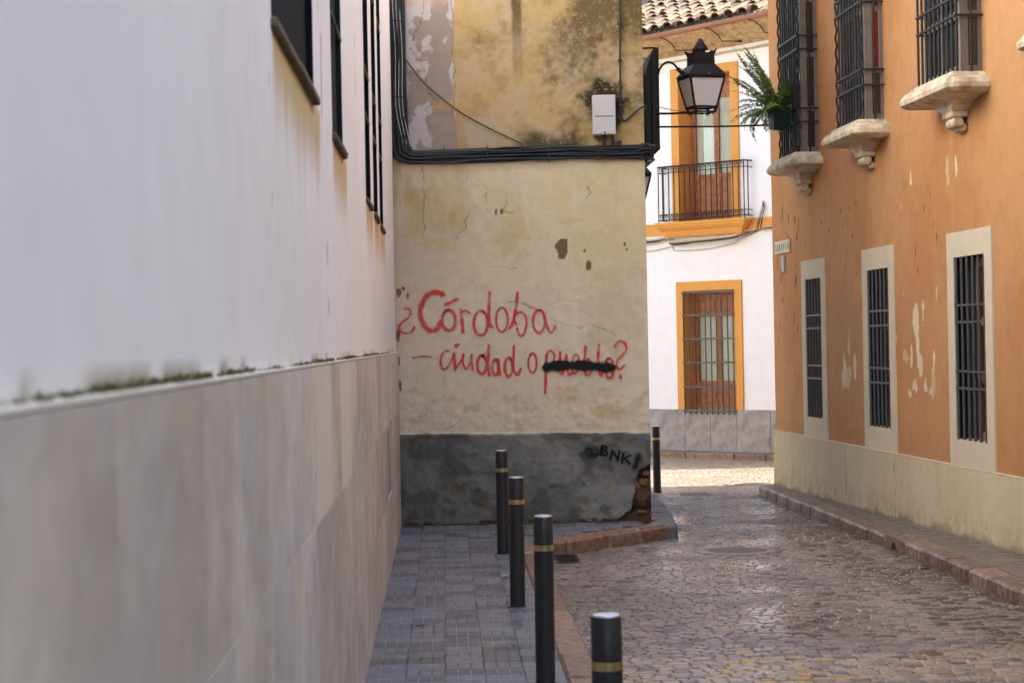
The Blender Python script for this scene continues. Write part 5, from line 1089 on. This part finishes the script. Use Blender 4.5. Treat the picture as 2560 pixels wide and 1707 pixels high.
def fern(L, rise, droop, az, s=1.0):
    k = (round(L, 1), round(rise/15)*15, round(droop/25)*25)
    if k not in FV: FV[k] = frond_mesh(k[0], R(k[1]), R(k[2]), len(FV)+1)
    p = (random.uniform(-.07, .07), random.uniform(-.06, .06), .19)
    mk('frond', FV[k], fe, p, (random.uniform(-.5, .5), random.uniform(-.08, .08), R(az)), (s*1.14, s*1.14, s*1.14))
# local x runs towards the viewer along the facade, -y out over the lane
for k in range(9): fern(.7, random.choice((45, 60, 75, 75)), 0 if k % 2 else 25, random.uniform(240, 300), random.uniform(.85, 1.05))
for k in range(9): fern(.6, random.choice((45, 60, 75)), 25, random.uniform(225, 315), random.uniform(.8, 1.1))
for k in range(10): fern(.5, random.choice((15, 30)), 50, random.uniform(230, 330), random.uniform(.8, 1.1))
for k in range(8): fern(.4, random.choice((0, 15, 30)), 100, random.uniform(220, 340), random.uniform(.7, 1.0))
for k in range(12): fern(.4, random.choice((45, 60, 75)), 50, random.uniform(0, 360), random.uniform(.8, 1.2))
for k in range(10): fern(.4, random.choice((45, 60)), 75, random.uniform(40, 140), random.uniform(.8, 1.1))
for k in range(6): fern(.3, random.choice((60, 75)), 50, random.uniform(-60, 60), random.uniform(.8, 1.2))

# ---- street name tiles and number plate
sg = thing('street_sign', 'cream glazed street name tiles with green letters SARAVIA on the orange corner', 'sign', l2w(ob, (.638, 0, 2.556)), OTH)
for i in range(7):
    x = -.406+i*.116; MB().cbox(x+.001, x+.115, -.022, .004, .002, .143, .003).build('letter_tile', MATS['sign_tile'], sg)
MB().box(-.416, -.407, -.02, .004, -.004, .149).box(.4065, .416, -.02, .004, -.004, .149).build('edge_strip', MATS['sign_tile'], sg)
for i, chh in enumerate('SARAVIA'):
    cu = bpy.data.curves.new('letter', 'FONT'); cu.body = chh; cu.size = .125; cu.align_x = 'CENTER'; cu.extrude = .0008
    to = bpy.data.objects.new('letter_tmp', cu); COL.objects.link(to); dg = bpy.context.evaluated_depsgraph_get(); me = bpy.data.meshes.new_from_object(to.evaluated_get(dg)); bpy.data.objects.remove(to)
    me.materials.clear(); me.materials.append(MATS['letter_green']); mk('letter', me, sg, (-.348+i*.116, -.0236, .028), (R(90), 0, 0))
pl_ = thing('number_plate', 'small upright white plate screwed below the street name tiles', 'plate', l2w(ob, (.665, 0, 2.34)), OTH)
MB().cbox(-.075, .075, -.022, .004, 0, .185, .006).build('plate', MATS['box_grey'], pl_)
MB().tube([(0, -.026, .165), (0, -.02, .165)], .006, 8).tube([(0, -.026, .02), (0, -.02, .02)], .006, 8).build('screws', MATS['dark_iron'], pl_)

# ---- manhole covers, drain
def manhole(lab, x, y, r):
    t = thing('manhole_cover', lab, 'manhole cover', (x, y, zr(y)-.004), 0, 'round manhole covers')
    MB().lathe([(r, -.03), (r, .006), (r-.012, .009), (r-.045, .009), (r-.05, .002)], 40).build('rim', MATS['manhole_iron'], t, smooth=30)
    MB().lathe([(r-.053, -.01), (r-.053, .007), (r-.075, .009), (r-.08, .004), (.001, .004)], 40).build('lid', MATS['manhole_iron'], t, smooth=30)
    st = MB()
    for i in range(-8, 9):
        for j in range(-8, 9):
            px, py = i*.028+(j % 2)*.014, j*.028
            if math.hypot(px, py) < r-.095: st.box(px-.009, px+.009, py-.005, py+.005, .0035, .0085)
    st.build('studs', MATS['manhole_iron'], t); return t
manhole('round iron manhole cover in the cobbles in the middle of the lane', 2.35, 17.62, .335)
manhole('far round manhole cover at the edge of the sunlit cobbles', 3.80, 27.15, .31)
uc = thing('utility_cover', 'small rectangular metal cover set in the cobbles near the far bollard', 'utility cover', (2.89, 25.44, zr(25.44)))
MB().cbox(-.19, .19, -.21, .21, -.03, .004, .004).build('frame', MATS['manhole_iron'], uc); MB().cbox(-.165, .165, -.185, .185, -.01, .007, .002).build('lid', MATS['grey_iron'], uc)
dg_ = thing('drain_grate', 'dark iron drain grate in the gutter by the red kerb stones', 'drain', (.94, 17.25, zr(17.25)))
MB().box(-.095, .095, -.34, .34, -.05, -.012).build('pit', MATS['interior'], dg_)
MB().box(-.095, -.075, -.34, .34, -.012, .0).box(.075, .095, -.34, .34, -.012, .0).box(-.075, .075, -.34, -.31, -.012, 0).box(-.075, .075, .31, .34, -.012, 0).build('frame', MATS['dark_iron'], dg_)
for k in range(9): MB().box(-.075, .075, -.29+k*.068, -.265+k*.068, -.012, -.001).build('grate_bar', MATS['dark_iron'], dg_)
# ---- fallen leaves and litter
def leaf(lab, x, y, z, s, rz):
    q = MB(); out = [(0, 0), (.3, .22), (.62, .2), (1, 0), (.62, -.2), (.3, -.22)]; q.v = [(px*s, py*s, .006*s*10*abs(py)+.004+.02*s*px) for px, py in out]+[(.45*s, 0, .003)]
    q.f = [(6, i, (i+1) % 6) for i in range(6)]; q.v += [(v[0], v[1], v[2]-.002) for v in q.v]; q.f += [(13, 7+(i+1) % 6, 7+i) for i in range(6)]+[(i, 7+i, 7+(i+1) % 6, (i+1) % 6) for i in range(6)]
    o = q.build('fallen_leaf', MATS['leaf_dry']); o.location = (x, y, z); o.rotation_euler = (0, 0, rz); tag(o, lab, 'leaf', 'dry fallen leaves')
leaf('brown dry leaf lying on the grey tiled pavement', -.20, 12.45, .002, .09, .4)
leaf('orange dry leaf on the wet shiny cobbles nearest the camera', 2.04, 12.88, zr(12.9)+.004, .11, .2)
leaf('dark brown leaf on the wet cobbles just right of the orange leaf', 2.27, 13.02, zr(13)+.004, .10, 2.5)
leaf('brown leaf at the far side of the shiny wet patch', 2.35, 13.89, zr(13.9)+.004, .10, 1.2)
leaf('rust red leaf at the tip of the kerb by the stained building', 2.09, 19.15, zr(19.1)+.02, .06, .9)
leaf('brown leaf on cobbles at the lower right of the lane', 2.53, 11.56, zr(11.6)+.004, .12, .1)
o = MB().cbox(-.018, .018, -.014, .014, 0, .02, .005, .003).build('litter', MATS['box_grey']); o.location = (.385, 14.95, .001); tag(o, 'small white scrap of litter beside the third bollard', 'litter')
# ---- loose grit along the foot of the centre wall
b = MB()
for _ in range(420):
    x = random.uniform(-.4, 1.85); y = 19.44-abs(random.gauss(0, .035)); r = random.uniform(.003, .011)
    if y < 19.3: continue
    b.box(x-r, x+r, y-r*.7, y+r*.7, -.004, r*.9)
g_ = stuff(b.build('grit', MATS['earth'], pav))
